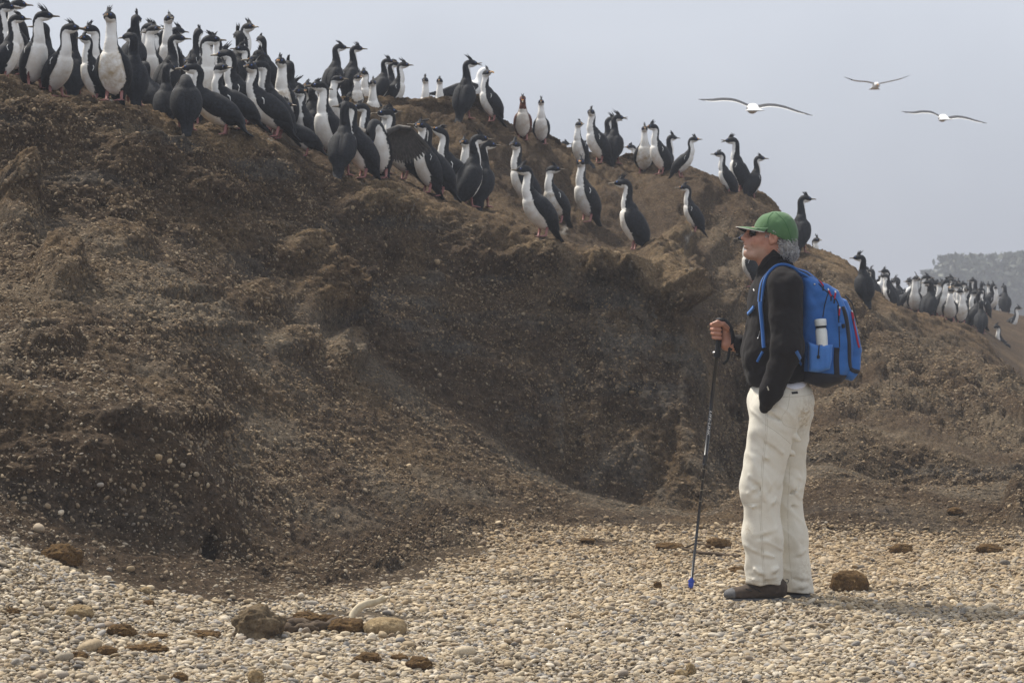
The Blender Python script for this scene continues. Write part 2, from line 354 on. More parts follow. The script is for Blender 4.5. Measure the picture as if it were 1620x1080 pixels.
# droppings: pale streaks that run down from where birds perch
for (cx, cy, w_, h_, s_) in [(1034,462,8,9,.8),(1000,440,9,5,.6),(1062,432,14,5,.6),(375,215,3,40,.9),(172,163,12,4,1),(1200,320,8,12,.8),(1150,310,6,6,.7),(640,340,6,30,.35),(590,286,30,3,.5),(890,370,10,8,.5),(1010,300,10,8,.5),(60,160,30,5,.4),(430,215,5,18,.6),(860,380,12,6,.5)]:
    q = np.sqrt(((PX - cx) / w_) ** 2 + ((PY - cy) / h_) ** 2) + 0.55 + 1.3 * fbm(P1 * np.array([26., 26., 9.]), 3, 91)
    colr = mixc(colr, (0.62, 0.60, 0.55), (1 - smoothstep(0.55, 1.05, q)) * s_ * 0.75)
gslope = (band(3.9, 4.2, 4.9, 5.05) * smoothstep(-0.15, 0.35, fbm(P1 * np.array([1.1, 1.1, 3.4]) + P1[..., :1] * np.array([0, 0, 0.9]), 4, 87)) + 0.7 * band(5.0, 5.2, 7.7, 8.0) * (1 - left) * smoothstep(-0.2, 0.4, cA))
colr = mixc(colr, (0.205, 0.172, 0.128), np.clip(gslope, 0, 1) * 0.6)
colr *= (1 + 0.36 * cB + 0.22 * crumb)[..., None]
colr = np.clip(colr * np.where(W_beach > .5, 1.0, 0.84)[..., None], 0.01, 0.9)

def grid_faces(nr, nc):
    i = (np.arange(nr - 1)[:, None] * nc + np.arange(nc - 1)[None, :]).ravel()
    return np.stack([i, i + 1, i + nc + 1, i + nc], 1)
def split_mesh(name, r0, r1):
    Pm = P1[r0:r1]; me = new_mesh(name, Pm.reshape(-1, 3), grid_faces(Pm.shape[0], NC))
    cattr(me, 'soil', colr[r0:r1].reshape(-1, 3)); fattr(me, 'rough_dirt', dirt[r0:r1]); return me

m_soil, n, b = mat_new('soil')
at = n.nodes.new('ShaderNodeAttribute'); at.attribute_name = 'soil'
t1 = _tex(n, 38, 8, 0.72); t2 = _tex(n, 140, 5, 0.7); t3 = _tex(n, 9, 6, 0.65)
v1 = n.nodes.new('ShaderNodeTexVoronoi'); v1.inputs['Scale'].default_value = 48
_tc = n.nodes.new('ShaderNodeTexCoord'); n.links.new(_tc.outputs['Object'], v1.inputs['Vector'])
f1 = _ramp(n, t1.outputs['Fac'], [(0.32, 0.34), (0.68, 1.7)]); f2 = _ramp(n, t2.outputs['Fac'], [(0.3, 0.62), (0.7, 1.35)])
c_ = _mixrgb(n, 1.0, at.outputs['Color'], f1, 'MULTIPLY'); c_ = _mixrgb(n, 1.0, c_, f2, 'MULTIPLY')
# small grit stuck in the soil
grit = _ramp(n, v1.outputs['Distance'], [(0.10, 1.0), (0.22, 0.0)])
pick = _ramp(n, v1.outputs['Color'], [(0.50, 0.0), (0.58, 1.0)])
gm = n.nodes.new('ShaderNodeMath'); gm.operation = 'MULTIPLY'; n.links.new(grit, gm.inputs[0]); n.links.new(pick, gm.inputs[1])
gcol = _ramp(n, v1.outputs['Color'], [(0.3, (0.16, 0.15, 0.13)), (0.8, (0.36, 0.32, 0.26))])
c_ = _mixrgb(n, gm.outputs[0], c_, gcol)
n.links.new(c_, b.inputs['Base Color']); b.inputs['Roughness'].default_value = 0.95; b.inputs['Specular IOR Level'].default_value = 0.1
hs = n.nodes.new('ShaderNodeMath'); hs.operation = 'MULTIPLY_ADD'; hs.inputs[1].default_value = 0.6
n.links.new(t2.outputs['Fac'], hs.inputs[0]); n.links.new(t1.outputs['Fac'], hs.inputs[2])
hs2 = n.nodes.new('ShaderNodeMath'); hs2.operation = 'ADD'; n.links.new(hs.outputs[0], hs2.inputs[0]); n.links.new(gm.outputs[0], hs2.inputs[1])
_bump(n, b, hs2.outputs[0], 1.0, 0.032)

r_split = int(np.argmax(uu >= 2.0))
beach = link('beach', split_mesh('beach', 0, r_split + 1), m_soil); tag(beach, 'pale pebble beach at the foot of the bluff', kind='structure')
bluff = link('terrain', split_mesh('terrain', r_split, NR), m_soil); tag(bluff, 'brown eroded earth bluff rising behind the beach', kind='structure')

# --- looking things up on the ground
RPY = HORIZON - (P1[..., 2] - CAMZ) * F / P1[..., 1]
RPX = P1[..., 0] * F / P1[..., 1] + 810
def ground_hit(x, y, umin=0.0):
    """first ground point seen at photo position (x, y)"""
    j = int(np.argmin(np.abs(cols - x))); c = RPY[:, j]
    ok = np.where((c <= y) & (uu >= umin) & (P1[:, j, 1] > 5))[0]
    i = ok[0] if len(ok) else int(np.argmax(uu >= 8))
    return P1[i, j].copy(), N1[i, j].copy(), uu[i]
def ground_z(X, Y):
    j = int(np.argmin(np.abs(cols - (X / Y * F + 810)))); c = P1[:, j]
    k = int(np.argmin(np.abs(c[:, 1] - Y) - 0.0))
    return float(c[k, 2])
# ================================================================== pebbles
def pebble_mesh(name, k, sub=2):
    bm = bmesh.new(); bmesh.ops.create_icosphere(bm, subdivisions=sub, radius=1.0)
    co = np.array([v.co[:] for v in bm.verts])
    co = co * (1 + 0.22 * noise3(co * 0.9 + 13.7 * k, 5)[:, None]) * np.array([1.0, 0.74 + 0.04 * (k % 4), 0.52 + 0.05 * (k % 3)])
    e = 0.82 + 0.03 * (k % 5); co = np.sign(co) * np.abs(co) ** e
    for v, c in zip(bm.verts, co): v.co = c
    for f in bm.faces: f.smooth = True
    me = bpy.data.meshes.new(name); bm.to_mesh(me); bm.free(); return me

def pebble_mat(name, stops, rough=0.75):
    m, n, b = mat_new(name)
    oi = n.nodes.new('ShaderNodeObjectInfo')
    base = _ramp(n, oi.outputs['Random'], stops)
    t = _tex(n, 2.2, 6, 0.7); t2 = _tex(n, 9.0, 4, 0.7)
    base = _mixrgb(n, 1.0, base, _ramp(n, t.outputs['Fac'], [(0.3, 0.72), (0.7, 1.15)]), 'MULTIPLY')
    base = _mixrgb(n, 1.0, base, _ramp(n, t2.outputs['Fac'], [(0.35, 0.78), (0.65, 1.15)]), 'MULTIPLY')
    gp = n.nodes.new('ShaderNodeNewGeometry'); sx = n.nodes.new('ShaderNodeSeparateXYZ'); n.links.new(gp.outputs['Position'], sx.inputs[0])   # dustier, browner stones towards the slope
    pn = n.nodes.new('ShaderNodeTexNoise'); pn.inputs['Scale'].default_value = 1.3; pn.inputs['Detail'].default_value = 4; n.links.new(gp.outputs['Position'], pn.inputs['Vector'])
    mr = n.nodes.new('ShaderNodeMapRange'); mr.inputs['From Min'].default_value = 9.6; mr.inputs['From Max'].default_value = 15.0; mr.inputs['To Max'].default_value = 0.6; n.links.new(sx.outputs['Y'], mr.inputs['Value'])
    ma = n.nodes.new('ShaderNodeMath'); ma.operation = 'MULTIPLY_ADD'; ma.inputs[1].default_value = 0.4; n.links.new(pn.outputs['Fac'], ma.inputs[0]); n.links.new(mr.outputs[0], ma.inputs[2])
    tn = _ramp(n, ma.outputs[0], [(0.44, (1.0, 0.965, 0.91)), (0.58, (1.02, 0.95, 0.84)), (0.9, (0.84, 0.72, 0.56))])
    base = _mixrgb(n, 1.0, base, tn, 'MULTIPLY')
    n.links.new(base, b.inputs['Base Color']); b.inputs['Roughness'].default_value = rough; b.inputs['Specular IOR Level'].default_value = 0.25
    _bump(n, b, t2.outputs['Fac'], 0.25, 0.002)
    return m
m_peb = pebble_mat('pebble', [(0.0, (0.40, 0.325, 0.22)), (0.16, (0.29, 0.225, 0.145)), (0.32, (0.58, 0.50, 0.37)), (0.46, (0.24, 0.21, 0.17)), (0.58, (0.42, 0.35, 0.25)), (0.70, (0.16, 0.155, 0.155)), (0.82, (0.64, 0.58, 0.48)), (0.92, (0.23, 0.17, 0.11)), (1.0, (0.36, 0.355, 0.35))])
m_scree = pebble_mat('scree_stone', [(0.0, (0.22, 0.17, 0.12)), (0.25, (0.30, 0.245, 0.175)), (0.45, (0.16, 0.125, 0.09)), (0.65, (0.32, 0.265, 0.19)), (0.8, (0.19, 0.17, 0.15)), (0.93, (0.38, 0.335, 0.265)), (1.0, (0.14, 0.11, 0.08))], 0.9)

def protos(tagname, mat, n=6):
    c = bpy.data.collections.new(tagname)
    for k in range(n):
        me = pebble_mesh(tagname + '_shape', k); me.materials.append(mat)
        c.objects.link(bpy.data.objects.new(tagname + '_shape', me))
    return c

def scatter(name, pos, rot, scl, idx, coll):
    me = bpy.data.meshes.new(name); me.vertices.add(len(pos)); me.vertices.foreach_set('co', np.asarray(pos, np.float32).ravel())
    for nm, dat in (('rot', rot), ('scl', scl)):
        a = me.attributes.new(nm, 'FLOAT_VECTOR', 'POINT'); a.data.foreach_set('vector', np.asarray(dat, np.float32).ravel())
    a = me.attributes.new('idx', 'INT', 'POINT'); a.data.foreach_set('value', np.asarray(idx, np.int32))
    o = link(name, me)
    g = bpy.data.node_groups.new(name, 'GeometryNodeTree')
    g.interface.new_socket('Geometry', in_out='INPUT', socket_type='NodeSocketGeometry')
    g.interface.new_socket('Geometry', in_out='OUTPUT', socket_type='NodeSocketGeometry')
    gi = g.nodes.new('NodeGroupInput'); go = g.nodes.new('NodeGroupOutput')
    ip = g.nodes.new('GeometryNodeInstanceOnPoints'); ci = g.nodes.new('GeometryNodeCollectionInfo')
    ci.inputs['Collection'].default_value = coll; ci.inputs['Separate Children'].default_value = True; ci.inputs['Reset Children'].default_value = True
    def na(nm, t):
        q = g.nodes.new('GeometryNodeInputNamedAttribute'); q.data_type = t; q.inputs['Name'].default_value = nm; return q.outputs['Attribute']
    g.links.new(gi.outputs[0], ip.inputs['Points']); g.links.new(ci.outputs[0], ip.inputs['Instance'])
    ip.inputs['Pick Instance'].default_value = True
    g.links.new(na('idx', 'INT'), ip.inputs['Instance Index'])
    er = g.nodes.new('FunctionNodeEulerToRotation'); g.links.new(na('rot', 'FLOAT_VECTOR'), er.inputs[0])
    g.links.new(er.outputs[0], ip.inputs['Rotation']); g.links.new(na('scl', 'FLOAT_VECTOR'), ip.inputs['Scale'])
    g.links.new(ip.outputs[0], go.inputs[0])
    md = o.modifiers.new('scatter', 'NODES'); md.node_group = g
    return o

# cell areas and how thickly stones lie in each zone (stones per square metre)
ca = P1[:-1, 1:] - P1[:-1, :-1]; cb = P1[1:, :-1] - P1[:-1, :-1]
AREA = np.linalg.norm(np.cross(ca, cb), axis=-1)
cc = lambda A: A[:-1, :-1]
vis = ((cc(PX) > -650) & (cc(PX) < 2350) & (cc(P1[..., 1]) > 7.4) & (cc(P1[..., 1]) < 33)).astype(float) * np.where((cc(PX) > -80) & (cc(PX) < 1700) & (cc(P1[..., 1]) > 9.0), 1.0, 0.5)
face_cam = (np.einsum('ijk,ijk->ij', N1, P1 - np.array([0, 0, CAMZ])) < 0.15)[:-1, :-1]
vis *= face_cam
patch = smoothstep(-0.25, 0.35, fbm(P1 * np.array([1.5, 1.5, 2.0]), 3, 101))
def sample(dens, n_max):
    w = (AREA * dens * vis); tot = w.sum(); n = int(min(n_max, tot))
    cdf = np.cumsum(w.ravel()); k = np.searchsorted(cdf, rng.random(n) * cdf[-1]); k = np.minimum(k, w.size - 1)
    i, j = np.unravel_index(k, w.shape); a, b = rng.random((2, n, 1))
    p = P1[i, j] * (1 - a) * (1 - b) + P1[i, j + 1] * a * (1 - b) + P1[i + 1, j] * (1 - a) * b + P1[i + 1, j + 1] * a * b
    return p, N1[i, j], PX[i, j], U[i, j]
def normal_rot(nrm, n):
    rx = np.arctan2(-nrm[:, 1], nrm[:, 2]) ; ry = np.arctan2(nrm[:, 0], np.hypot(nrm[:, 1], nrm[:, 2]))
    r = np.stack([rx + rng.normal(0, 0.22, n), ry + rng.normal(0, 0.22, n), rng.random(n) * 6.283], -1); return r
# Euler XYZ turns about Z last in world axes, so the spin about the stone's own axis is folded into the shape choice instead
edge_noise = fbm(P1 * 2.2, 4, 111)
d_beach = 8200 * np.clip(smoothstep(0, 1, (2.06 + 0.35 * smoothstep(350, 520, PX) - U) / (0.2 + 0.6 * smoothstep(350, 520, PX)) + 0.9 * edge_noise), 0, 1)
d_beach = d_beach + 6500 * band(1.95, 2.05, 2.6, 3.6) * smoothstep(480, 640, PX) * patch
p, nr_, pxs, us = sample(cc(d_beach), 360000)
n_ = len(p); size = np.exp(rng.normal(math.log(0.0065), 0.44, n_)); size = np.clip(size, 0.0035, 0.022)
p = p + nr_ * (size * rng.uniform(-0.1, 0.75, n_))[:, None]
rot = np.stack([rng.normal(0, 0.34, n_), rng.normal(0, 0.34, n_), rng.random(n_) * 6.283], -1)
gravel = scatter('gravel', p, rot, np.stack([size * rng.uniform(0.85, 1.25, n_), size * rng.uniform(0.8, 1.1, n_), size * rng.uniform(0.5, 1.0, n_)], -1), rng.integers(0, 6, n_), protos('pebble', m_peb))
tag(gravel, 'pale grey and tan pebbles covering the whole beach', 'gravel', kind='stuff')

d_scree = 480 * W_bank * (0.4 + 0.6 * patch) + 2600 * W_talus * (0.25 + 0.75 * patch) * (1 - 0.5 * left * smoothstep(0.5, 0.8, steep)) + 1500 * W_cliff * (0.3 + 0.7 * patch) * left + 2600 * band(2.0, 2.2, 3.3, 4.0) * (0.35 + 0.65 * patch) + 2600 * band(6.0, 6.2, 7.6, 7.9) * (1 - left) * patch + 60 * W_top * left + 4000 * W_cliff_r * (0.4 + 0.6 * patch)
p, nr_, pxs, us = sample(cc(d_scree), 270000)
n_ = len(p); size = np.clip(np.exp(rng.normal(math.log(0.0058), 0.42, n_)), 0.003, 0.016)
p = p + nr_ * (size * rng.uniform(-0.25, 0.25, n_))[:, None]
scree = scatter('scree', p, normal_rot(nr_, n_), np.stack([size * rng.uniform(0.85, 1.2, n_), size, size * rng.uniform(0.5, 1.0, n_)], -1), rng.integers(0, 6, n_), protos('scree', m_scree))
tag(scree, 'small loose stones strewn over the brown earth slope', 'scree', kind='stuff')

# the largest pebbles near the camera, one by one
big_shapes = [pebble_mesh('pebble', k + 20) for k in range(8)]
for me in big_shapes: me.materials.append(m_peb)
for k in range(300):
    y = 1085 - 190 * random.random() ** 1.3; x = random.uniform(-20, 1640)
    if 1130 < x < 1300 and 900 < y < 975: y = 1010
    g, gn, u = ground_hit(x, y)
    if u > 2.3: continue
    o = link('pebble', big_shapes[k % 8], None, beach)
    s = random.choice([0.014, 0.015, 0.017, 0.019, 0.024, 0.016]) * random.uniform(0.9, 1.15)
    if k == 0: g, gn, u = ground_hit(143, 1032); s = 0.05
    if k == 1: g, gn, u = ground_hit(100, 1045); s = 0.034
    if k == 2: g, gn, u = ground_hit(735, 1038); s = 0.045
    o.location = g + np.array([0, 0, s * 0.32]); o.scale = (s, s * random.uniform(0.85, 1.1), s * random.uniform(0.8, 1.1))
    o.rotation_euler = (random.gauss(0, 0.15), random.gauss(0, 0.15), random.random() * 6.28)
# pale stones that stand out on the dark bank and slope
for k, (x, y, s) in enumerate([(247,725,.021),(268,731,.017),(292,738,.015),(308,752,.015),(280,770,.014),(95,811,.017),(208,901,.018),(643,738,.018),(688,416,.028),(150,768,.016),(170,722,.013),(690,596,.02),(720,640,.02),(60,840,.03),(1470,882,.022),(1590,896,.03),(1305,893,.035),(1424,895,.034),(810,840,.02),(560,700,.02),(770,650,.018),(1000,622,.02)]):
    g, gn, u = ground_hit(x, y)
    o = link('stone', big_shapes[k % 8], None, bluff if u >= 2 else beach)
    o.location = g + gn * s * 0.3; o.scale = (s, s * .9, s * 1.15); o.rotation_euler = (random.gauss(0, .4), random.gauss(0, .4), random.random() * 6)
# ================================================================== birds
def plumage(name, dark, white, stain):
    m, n, b = mat_new(name)
    at = n.nodes.new('ShaderNodeAttribute'); at.attribute_name = 'white'
    t = _tex(n, 55, 4, 0.6); t2 = _tex(n, 14, 4, 0.6); t3 = _tex(n, 160, 3, 0.6)
    a = n.nodes.new('ShaderNodeMath'); a.operation = 'MULTIPLY_ADD'; a.inputs[1].default_value = 0.10
    n.links.new(t.outputs['Fac'], a.inputs[0]); n.links.new(at.outputs['Fac'], a.inputs[2])
    fac = _ramp(n, a.outputs[0], [(0.045, 0.0), (0.06, 1.0)])
    st = n.nodes.new('ShaderNodeAttribute'); st.attribute_name = 'stain'
    sm = n.nodes.new('ShaderNodeMath'); sm.operation = 'MULTIPLY'
    n.links.new(st.outputs['Fac'], sm.inputs[0]); n.links.new(_ramp(n, t2.outputs['Fac'], [(0.35, 0.0), (0.65, 1.0)]), sm.inputs[1])
    wcol = _mixrgb(n, sm.outputs[0], white, stain)
    dk = _mixrgb(n, 1.0, dark, _ramp(n, t.outputs['Fac'], [(0.3, 0.35), (0.72, 2.3)]), 'MULTIPLY')
    n.links.new(_mixrgb(n, fac, dk, wcol), b.inputs['Base Color'])
    b.inputs['Roughness'].default_value = 0.75; b.inputs['Specular IOR Level'].default_value = 0.2
    b.inputs['Sheen Weight'].default_value = 0.02
    _bump(n, b, t.outputs['Fac'], 0.5, 0.006)
    return m
m_plum = plumage('shag_plumage', (0.0095, 0.011, 0.0145), (0.85, 0.84, 0.81), (0.42, 0.31, 0.17))
m_bplum = plumage('brown_plumage', (0.085, 0.03, 0.018), (0.76, 0.72, 0.66), (0.40, 0.28, 0.18))
m_gull = plumage('gull_plumage', (0.030, 0.031, 0.036), (0.84, 0.84, 0.83), (0.6, 0.56, 0.5))
m_bill = simple_mat('bill_horn', (0.20, 0.155, 0.10), (0.12, 0.10, 0.075), 60, 0.45, 0.1, 0.001)
m_knob = simple_mat('orange_skin', (0.75, 0.33, 0.04), (0.6, 0.22, 0.03), 120, 0.6, 0.4, 0.002)
m_leg = simple_mat('pink_skin', (0.34, 0.15, 0.14), (0.26, 0.11, 0.10), 80, 0.55, 0.3, 0.002)
m_eye = simple_mat('blue_eye_ring', (0.04, 0.10, 0.32), (0.02, 0.03, 0.08), 60, 0.2, 0)
m_ybill = simple_mat('yellow_bill', (0.80, 0.42, 0.05), (0.75, 0.34, 0.04), 60, 0.4, 0.1, 0.001)
m_crest = simple_mat('crest_feather', (0.020, 0.022, 0.028), (0.012, 0.012, 0.016), 60, 0.7, 0)
m_flight = simple_mat('flight_feather', (0.075, 0.068, 0.062), (0.035, 0.032, 0.032), 40, 0.7, 0.2, 0.002)

def loft(C, T, Lat, w, d, white, nseg=20):
    """rings along a spine: centres, tangents, side vectors, half widths, half depths, white threshold per ring"""
    V = np.cross(Lat, T); V /= np.linalg.norm(V, axis=1)[:, None]
    th = np.linspace(0, 2 * math.pi, nseg, endpoint=False)
    P = C[:, None] + d[:, None, None] * np.cos(th)[None, :, None] * V[:, None] + w[:, None, None] * np.sin(th)[None, :, None] * Lat[:, None]
    a = np.abs(np.where(th > math.pi, th - 2 * math.pi, th)) / math.pi
    wf = (white[:, None] - a[None, :])
    return P, wf

def loft_faces(nr, ns):
    i, j = np.meshgrid(np.arange(nr - 1), np.arange(ns), indexing='ij'); j2 = (j + 1) % ns
    return np.stack([i * ns + j, i * ns + j2, (i + 1) * ns + j2, (i + 1) * ns + j], -1).reshape(-1, 4)[:, ::-1]

def shag(label, loc, scale, heading, lean=0, neck=1.0, yaw=0, pitch=0, gape=False, bow=False, sit=False, spread=False, stain=0.25, brown=False, group=None, detail=2, rs=0):
    rr = random.Random(rs * 131 + 7)
    root = empty('shag', loc, R(heading)); root.scale = (scale,) * 3
    tag(root, label, 'cormorant', group)
    mat = m_bplum if brown else m_plum
    L = R(lean); hip = np.array([-0.03, 0.17])
    fat = rr.uniform(0.94, 1.08)
    #        x      z      w      d      white
    body = [(-.175, .012, .030, .006, -.5), (-.135, .065, .044, .012, -.4), (-.105, .125, .050, .036, -.05), (-.075, .175, .079, .076, .20), (-.035, .245, .101, .094, .35),
            (.0, .315, .100, .093, .37), (.018, .375, .083, .080, .36), (.022, .415, .062, .064, .36)]
    pts, prm = [], []
    for (x, z, w, d, wh) in body:
        q = np.array([x, z]) - hip
        k = 0.55 if z < 0.1 else 1.0
        q = np.array([q[0] * math.cos(L * k) + q[1] * math.sin(L * k), -q[0] * math.sin(L * k) + q[1] * math.cos(L * k)]) + hip
        pts.append((q[0], q[1])); prm.append((w * fat if z > 0.1 else w, d * fat if z > 0.1 else d, wh))
    if bow:
        ang = [30, 70, 105, 140, 160, 165, 168]
    else:
        ang = [22 + lean * 0.55, 2 + lean * 0.25 + (1 - neck) * 30, -10 - (1 - neck) * 60, -2 - (1 - neck) * 40, 42 - pitch * 0.5, 84 - pitch, 92 - pitch]
    ln = [.042, .045 * neck, .045 * neck, .042 * neck, .034, .044, .031]
    hp = [(.050, .052, .42), (.041, .043, .48), (.037, .039, .50), (.036, .038, .50), (.039, .040, .41), (.034, .0365, .32), (.0215, .0225, .24)]
    p = np.array(pts[-1])
    for a_, l_, h_ in zip(ang, ln, hp):
        a_ = R(a_); p = p + l_ * np.array([math.sin(a_), math.cos(a_)]); pts.append(tuple(p)); prm.append(h_)
    a_ = R(ang[-1]); p = p + 0.014 * np.array([math.sin(a_), math.cos(a_)]); pts.append(tuple(p)); prm.append((.010, .010, .2))
    pts = np.array(pts); prm = np.array(prm); m = len(pts)
    nr = 40 if detail > 1 else 26
    S = catmull(np.hstack([pts, prm]), nr); sk = np.linspace(0, m - 1, nr)
    C = np.stack([S[:, 0], np.zeros(nr), S[:, 1]], 1); W_, D_, wh = np.abs(S[:, 2]), np.abs(S[:, 3]), S[:, 4]
    T = np.gradient(C, axis=0); T /= np.linalg.norm(T, axis=1)[:, None]
    Lat = np.tile(np.array([0., 1., 0.]), (nr, 1))
    # turn the head on the neck
    wgt = smoothstep(m - 7.0, m - 3.4, sk); pivot = C[int(np.argmin(np.abs(sk - (m - 5.0))))]
    for k in range(nr):
        if wgt[k] > 0 and yaw:
            y_ = R(yaw) * wgt[k]; c, s_ = math.cos(y_), math.sin(y_); M = np.array([[c, -s_, 0], [s_, c, 0], [0, 0, 1]])
            C[k] = M @ (C[k] - pivot) + pivot; T[k] = M @ T[k]; Lat[k] = M @ Lat[k]
    ns = 22 if detail > 1 else 14
    P, wf = loft(C, T, Lat, W_, D_, wh, ns)
    P = P + 0.0035 * noise3(P * 26 + rs * 3.1, 3)[..., None] * np.array([1, 1, 0.6])
    wf = wf + 0.03 * noise3(P * 18 + rs, 9)
    zoff = -0.135 if sit else -0.068
    V = P.reshape(-1, 3) + np.array([0, 0, zoff]); fcs = [tuple(q) for q in loft_faces(nr, ns)]
    fcs.append(tuple(range(ns))); fcs.append(tuple((nr - 1) * ns + j for j in range(ns))[::-1])
    me = new_mesh('body', V, fcs); fattr(me, 'white', wf.ravel() * 0.5 + 0.0)
    st = np.exp(-((sk[:, None] - 5.0) / 2.0) ** 2) * np.ones((1, ns)) * stain + 0.06
    if stain > 0.6: st = np.clip(st * 1.6, 0, 0.9)
    fattr(me, 'stain', st.ravel())
    if brown: me.attributes['white'].data.foreach_set('value', np.where(sk[:, None] > 8.2, -0.4, wf * 0.5).astype(np.float32).ravel())
    link('body', me, mat, root)
    # folded wings lie along the flanks
    ks = np.where((sk >= 1.2) & (sk <= 7.0))[0]
    ks = np.linspace(sk[ks[0]], sk[ks[-1]], 15); vv = np.linspace(0, 1, 10)
    for sd in (-1, 1):
        G = np.zeros((15, 10, 3)); WF = np.zeros((15, 10))
        for i, s_ in enumerate(ks):
            f = (s_ - ks[0]) / (ks[-1] - ks[0])
            c = np.array([np.interp(s_, sk, C[:, q]) for q in range(3)]); t = np.array([np.interp(s_, sk, T[:, q]) for q in range(3)]); t /= np.linalg.norm(t)
            l = np.array([0., 1., 0.]); v = np.cross(l, t)
            w_, d_ = np.interp(s_, sk, W_), np.interp(s_, sk, D_)
            lo = 0.33 + 0.24 * (1 - smoothstep(0, 0.55, f)) + 0.16 * smoothstep(0.82, 1.0, f); hi = 0.95 - 0.10 * smoothstep(0.7, 1, f)
            w_ = max(w_, 0.046); d_ = max(d_, 0.03)
            for j, q in enumerate(vv):
                th = math.pi * (lo + (hi - lo) * q)
                off = 0.003 + 0.014 * min(1, math.sin(math.pi * min(max(f, 0.0), 1.0)) * 1.6) * (1 - (2 * q - 1) ** 4)
                G[i, j] = c + v * (d_ + off) * math.cos(th) + l * sd * (w_ + off) * math.sin(th)
                # a white dash across the shoulder of the wing
                WF[i, j] = 0.03 if (0.66 < f < 0.9 and abs(q - 0.30 - (f - 0.78) * 0.5) < 0.06 and rs % 3 != 1) else -0.2
        if spread and detail > 1: continue
        G[..., 2] += zoff
        q = MB(); q.grid(G); wm = q.mesh('wing'); fattr(wm, 'white', WF.ravel()); fattr(wm, 'stain', np.zeros(150))
        link('wing', wm, mat, root)
    if spread:
        for sd in (-1, 1):
            q = MB(); sh = np.array([0.03, sd * 0.085, 0.343])
            wrist = sh + np.array([-0.03, sd * 0.17, 0.03]); nf = 15
            for k in range(nf):
                f = k / (nf - 1); base = sh * (1 - f) + wrist * f
                a_ = R(-84 + 34 * f); ll = 0.21 + 0.05 * math.sin(f * 3.0)
                dv = np.array([-0.30, sd * math.cos(a_) * (0.25 + 0.75 * f), math.sin(a_)]); dv /= np.linalg.norm(dv)
                pl = [base + dv * ll * t for t in (0, .3, .6, .85, 1.0)]
                q.tube(pl, [0.009, 0.015, 0.016, 0.013, 0.003], 6, flat=(1, 0.22), up=(1, 0, 0.2))
            q.tube([sh, sh * .5 + wrist * .5 + np.array([0, 0, .02]), wrist], [0.026, 0.024, 0.014], 8)
            link('wing', q.mesh('wing'), m_flight, root)
    # bill, crest, face
    hd = C[-1] + np.array([0, 0, zoff]); fw = T[-1]; lat = Lat[-1]; up = np.cross(fw, lat); up = up if up[2] > 0 or bow else up
    q = MB()
    if gape:
        for s_ in (0.20, -0.26):
            dv = fw + up * s_; q.tube([hd - fw * .008 + dv * l for l in (0, .025, .048, .058)], [.0085, .006, .0042, .0018], 7)
    else:
        q.tube([hd - fw * .008 + fw * l + up * z for l, z in ((0, 0), (.022, .0), (.045, .0005), (.057, -.001), (.060, -.007))], [.0115, .0080, .0058, .0048, .0016], 7)
    link('bill', q.mesh('bill'), m_bill, root)
    hk = int(np.argmin(np.abs(sk - (m - 3.0)))); hc = C[hk] + np.array([0, 0, zoff]); hu = np.cross(T[hk], Lat[hk]); hu = -hu if hu[2] < 0 and not bow else hu
    q = MB(); nsp = 11 if detail > 1 else 5
    top = hc + hu * D_[hk] * 0.86
    back = -T[hk]
    cl_ = rr.uniform(.55, 1.05); cs_ = rr.uniform(0, .5)
    for k in range(nsp):
        b0 = top + back * (-0.010 + 0.034 * k / nsp) + lat * rr.uniform(-.008, .008)
        dv = hu * rr.uniform(.7, 1.0) + back * rr.uniform(.15, .75) + back * cs_ + lat * rr.uniform(-.22, .22); ll = rr.uniform(.042, .078) * cl_
        q.tube([b0 - hu * .012, b0 + dv * ll * .5, b0 + dv * ll + back * .006], [.0075, .0046, .0008], 5)
    link('crest', q.mesh('crest'), m_crest, root)
    if detail > 1:
        q = MB()
        for s_ in (-1, 1):
            c_ = hd - fw * .010 + up * .009 + lat * s_ * .006
            q.tube([c_ - fw * .010, c_, c_ + fw * .009], [.002, .0075, .002], 7)
        link('nasal_knob', q.mesh('nasal_knob'), m_knob, root)
        for s_ in (-1, 1):
            q = MB(); c_ = hc + T[hk] * .018 + lat * s_ * (W_[hk] * 0.84) + hu * .008
            q.tube([c_ - lat * s_ * .006, c_, c_ + lat * s_ * .0035], [.009, .0085, .004], 8); link('eye', q.mesh('eye'), m_eye, root)
    if not sit:
        for s_ in (-1, 1):
            q = MB(); hx = -0.02 + rr.uniform(-.012, .012)
            q.tube([(hx, s_ * .048, .13), (hx - .008, s_ * .050, .07), (hx + .006, s_ * .052, .018)], [.026, .013, .0085], 8)
            tips = []
            for a_ in (-32, 2, 34):
                e_ = np.array([hx + .006 + .066 * math.cos(R(a_)), s_ * .052 + .066 * math.sin(R(a_)), .004]); tips.append(e_)
                q.tube([(hx + .004, s_ * .052, .014), ((hx + e_[0]) / 2, (s_ * .052 + e_[1]) / 2, .010), e_], [.0075, .006, .003], 6)
            b_ = np.array([hx + .004, s_ * .052, .008])
            q.add([b_, tips[0], tips[1], tips[2]], [(0, 1, 2), (0, 2, 3)])
            link('leg', q.mesh('leg'), m_leg, root)
    return root

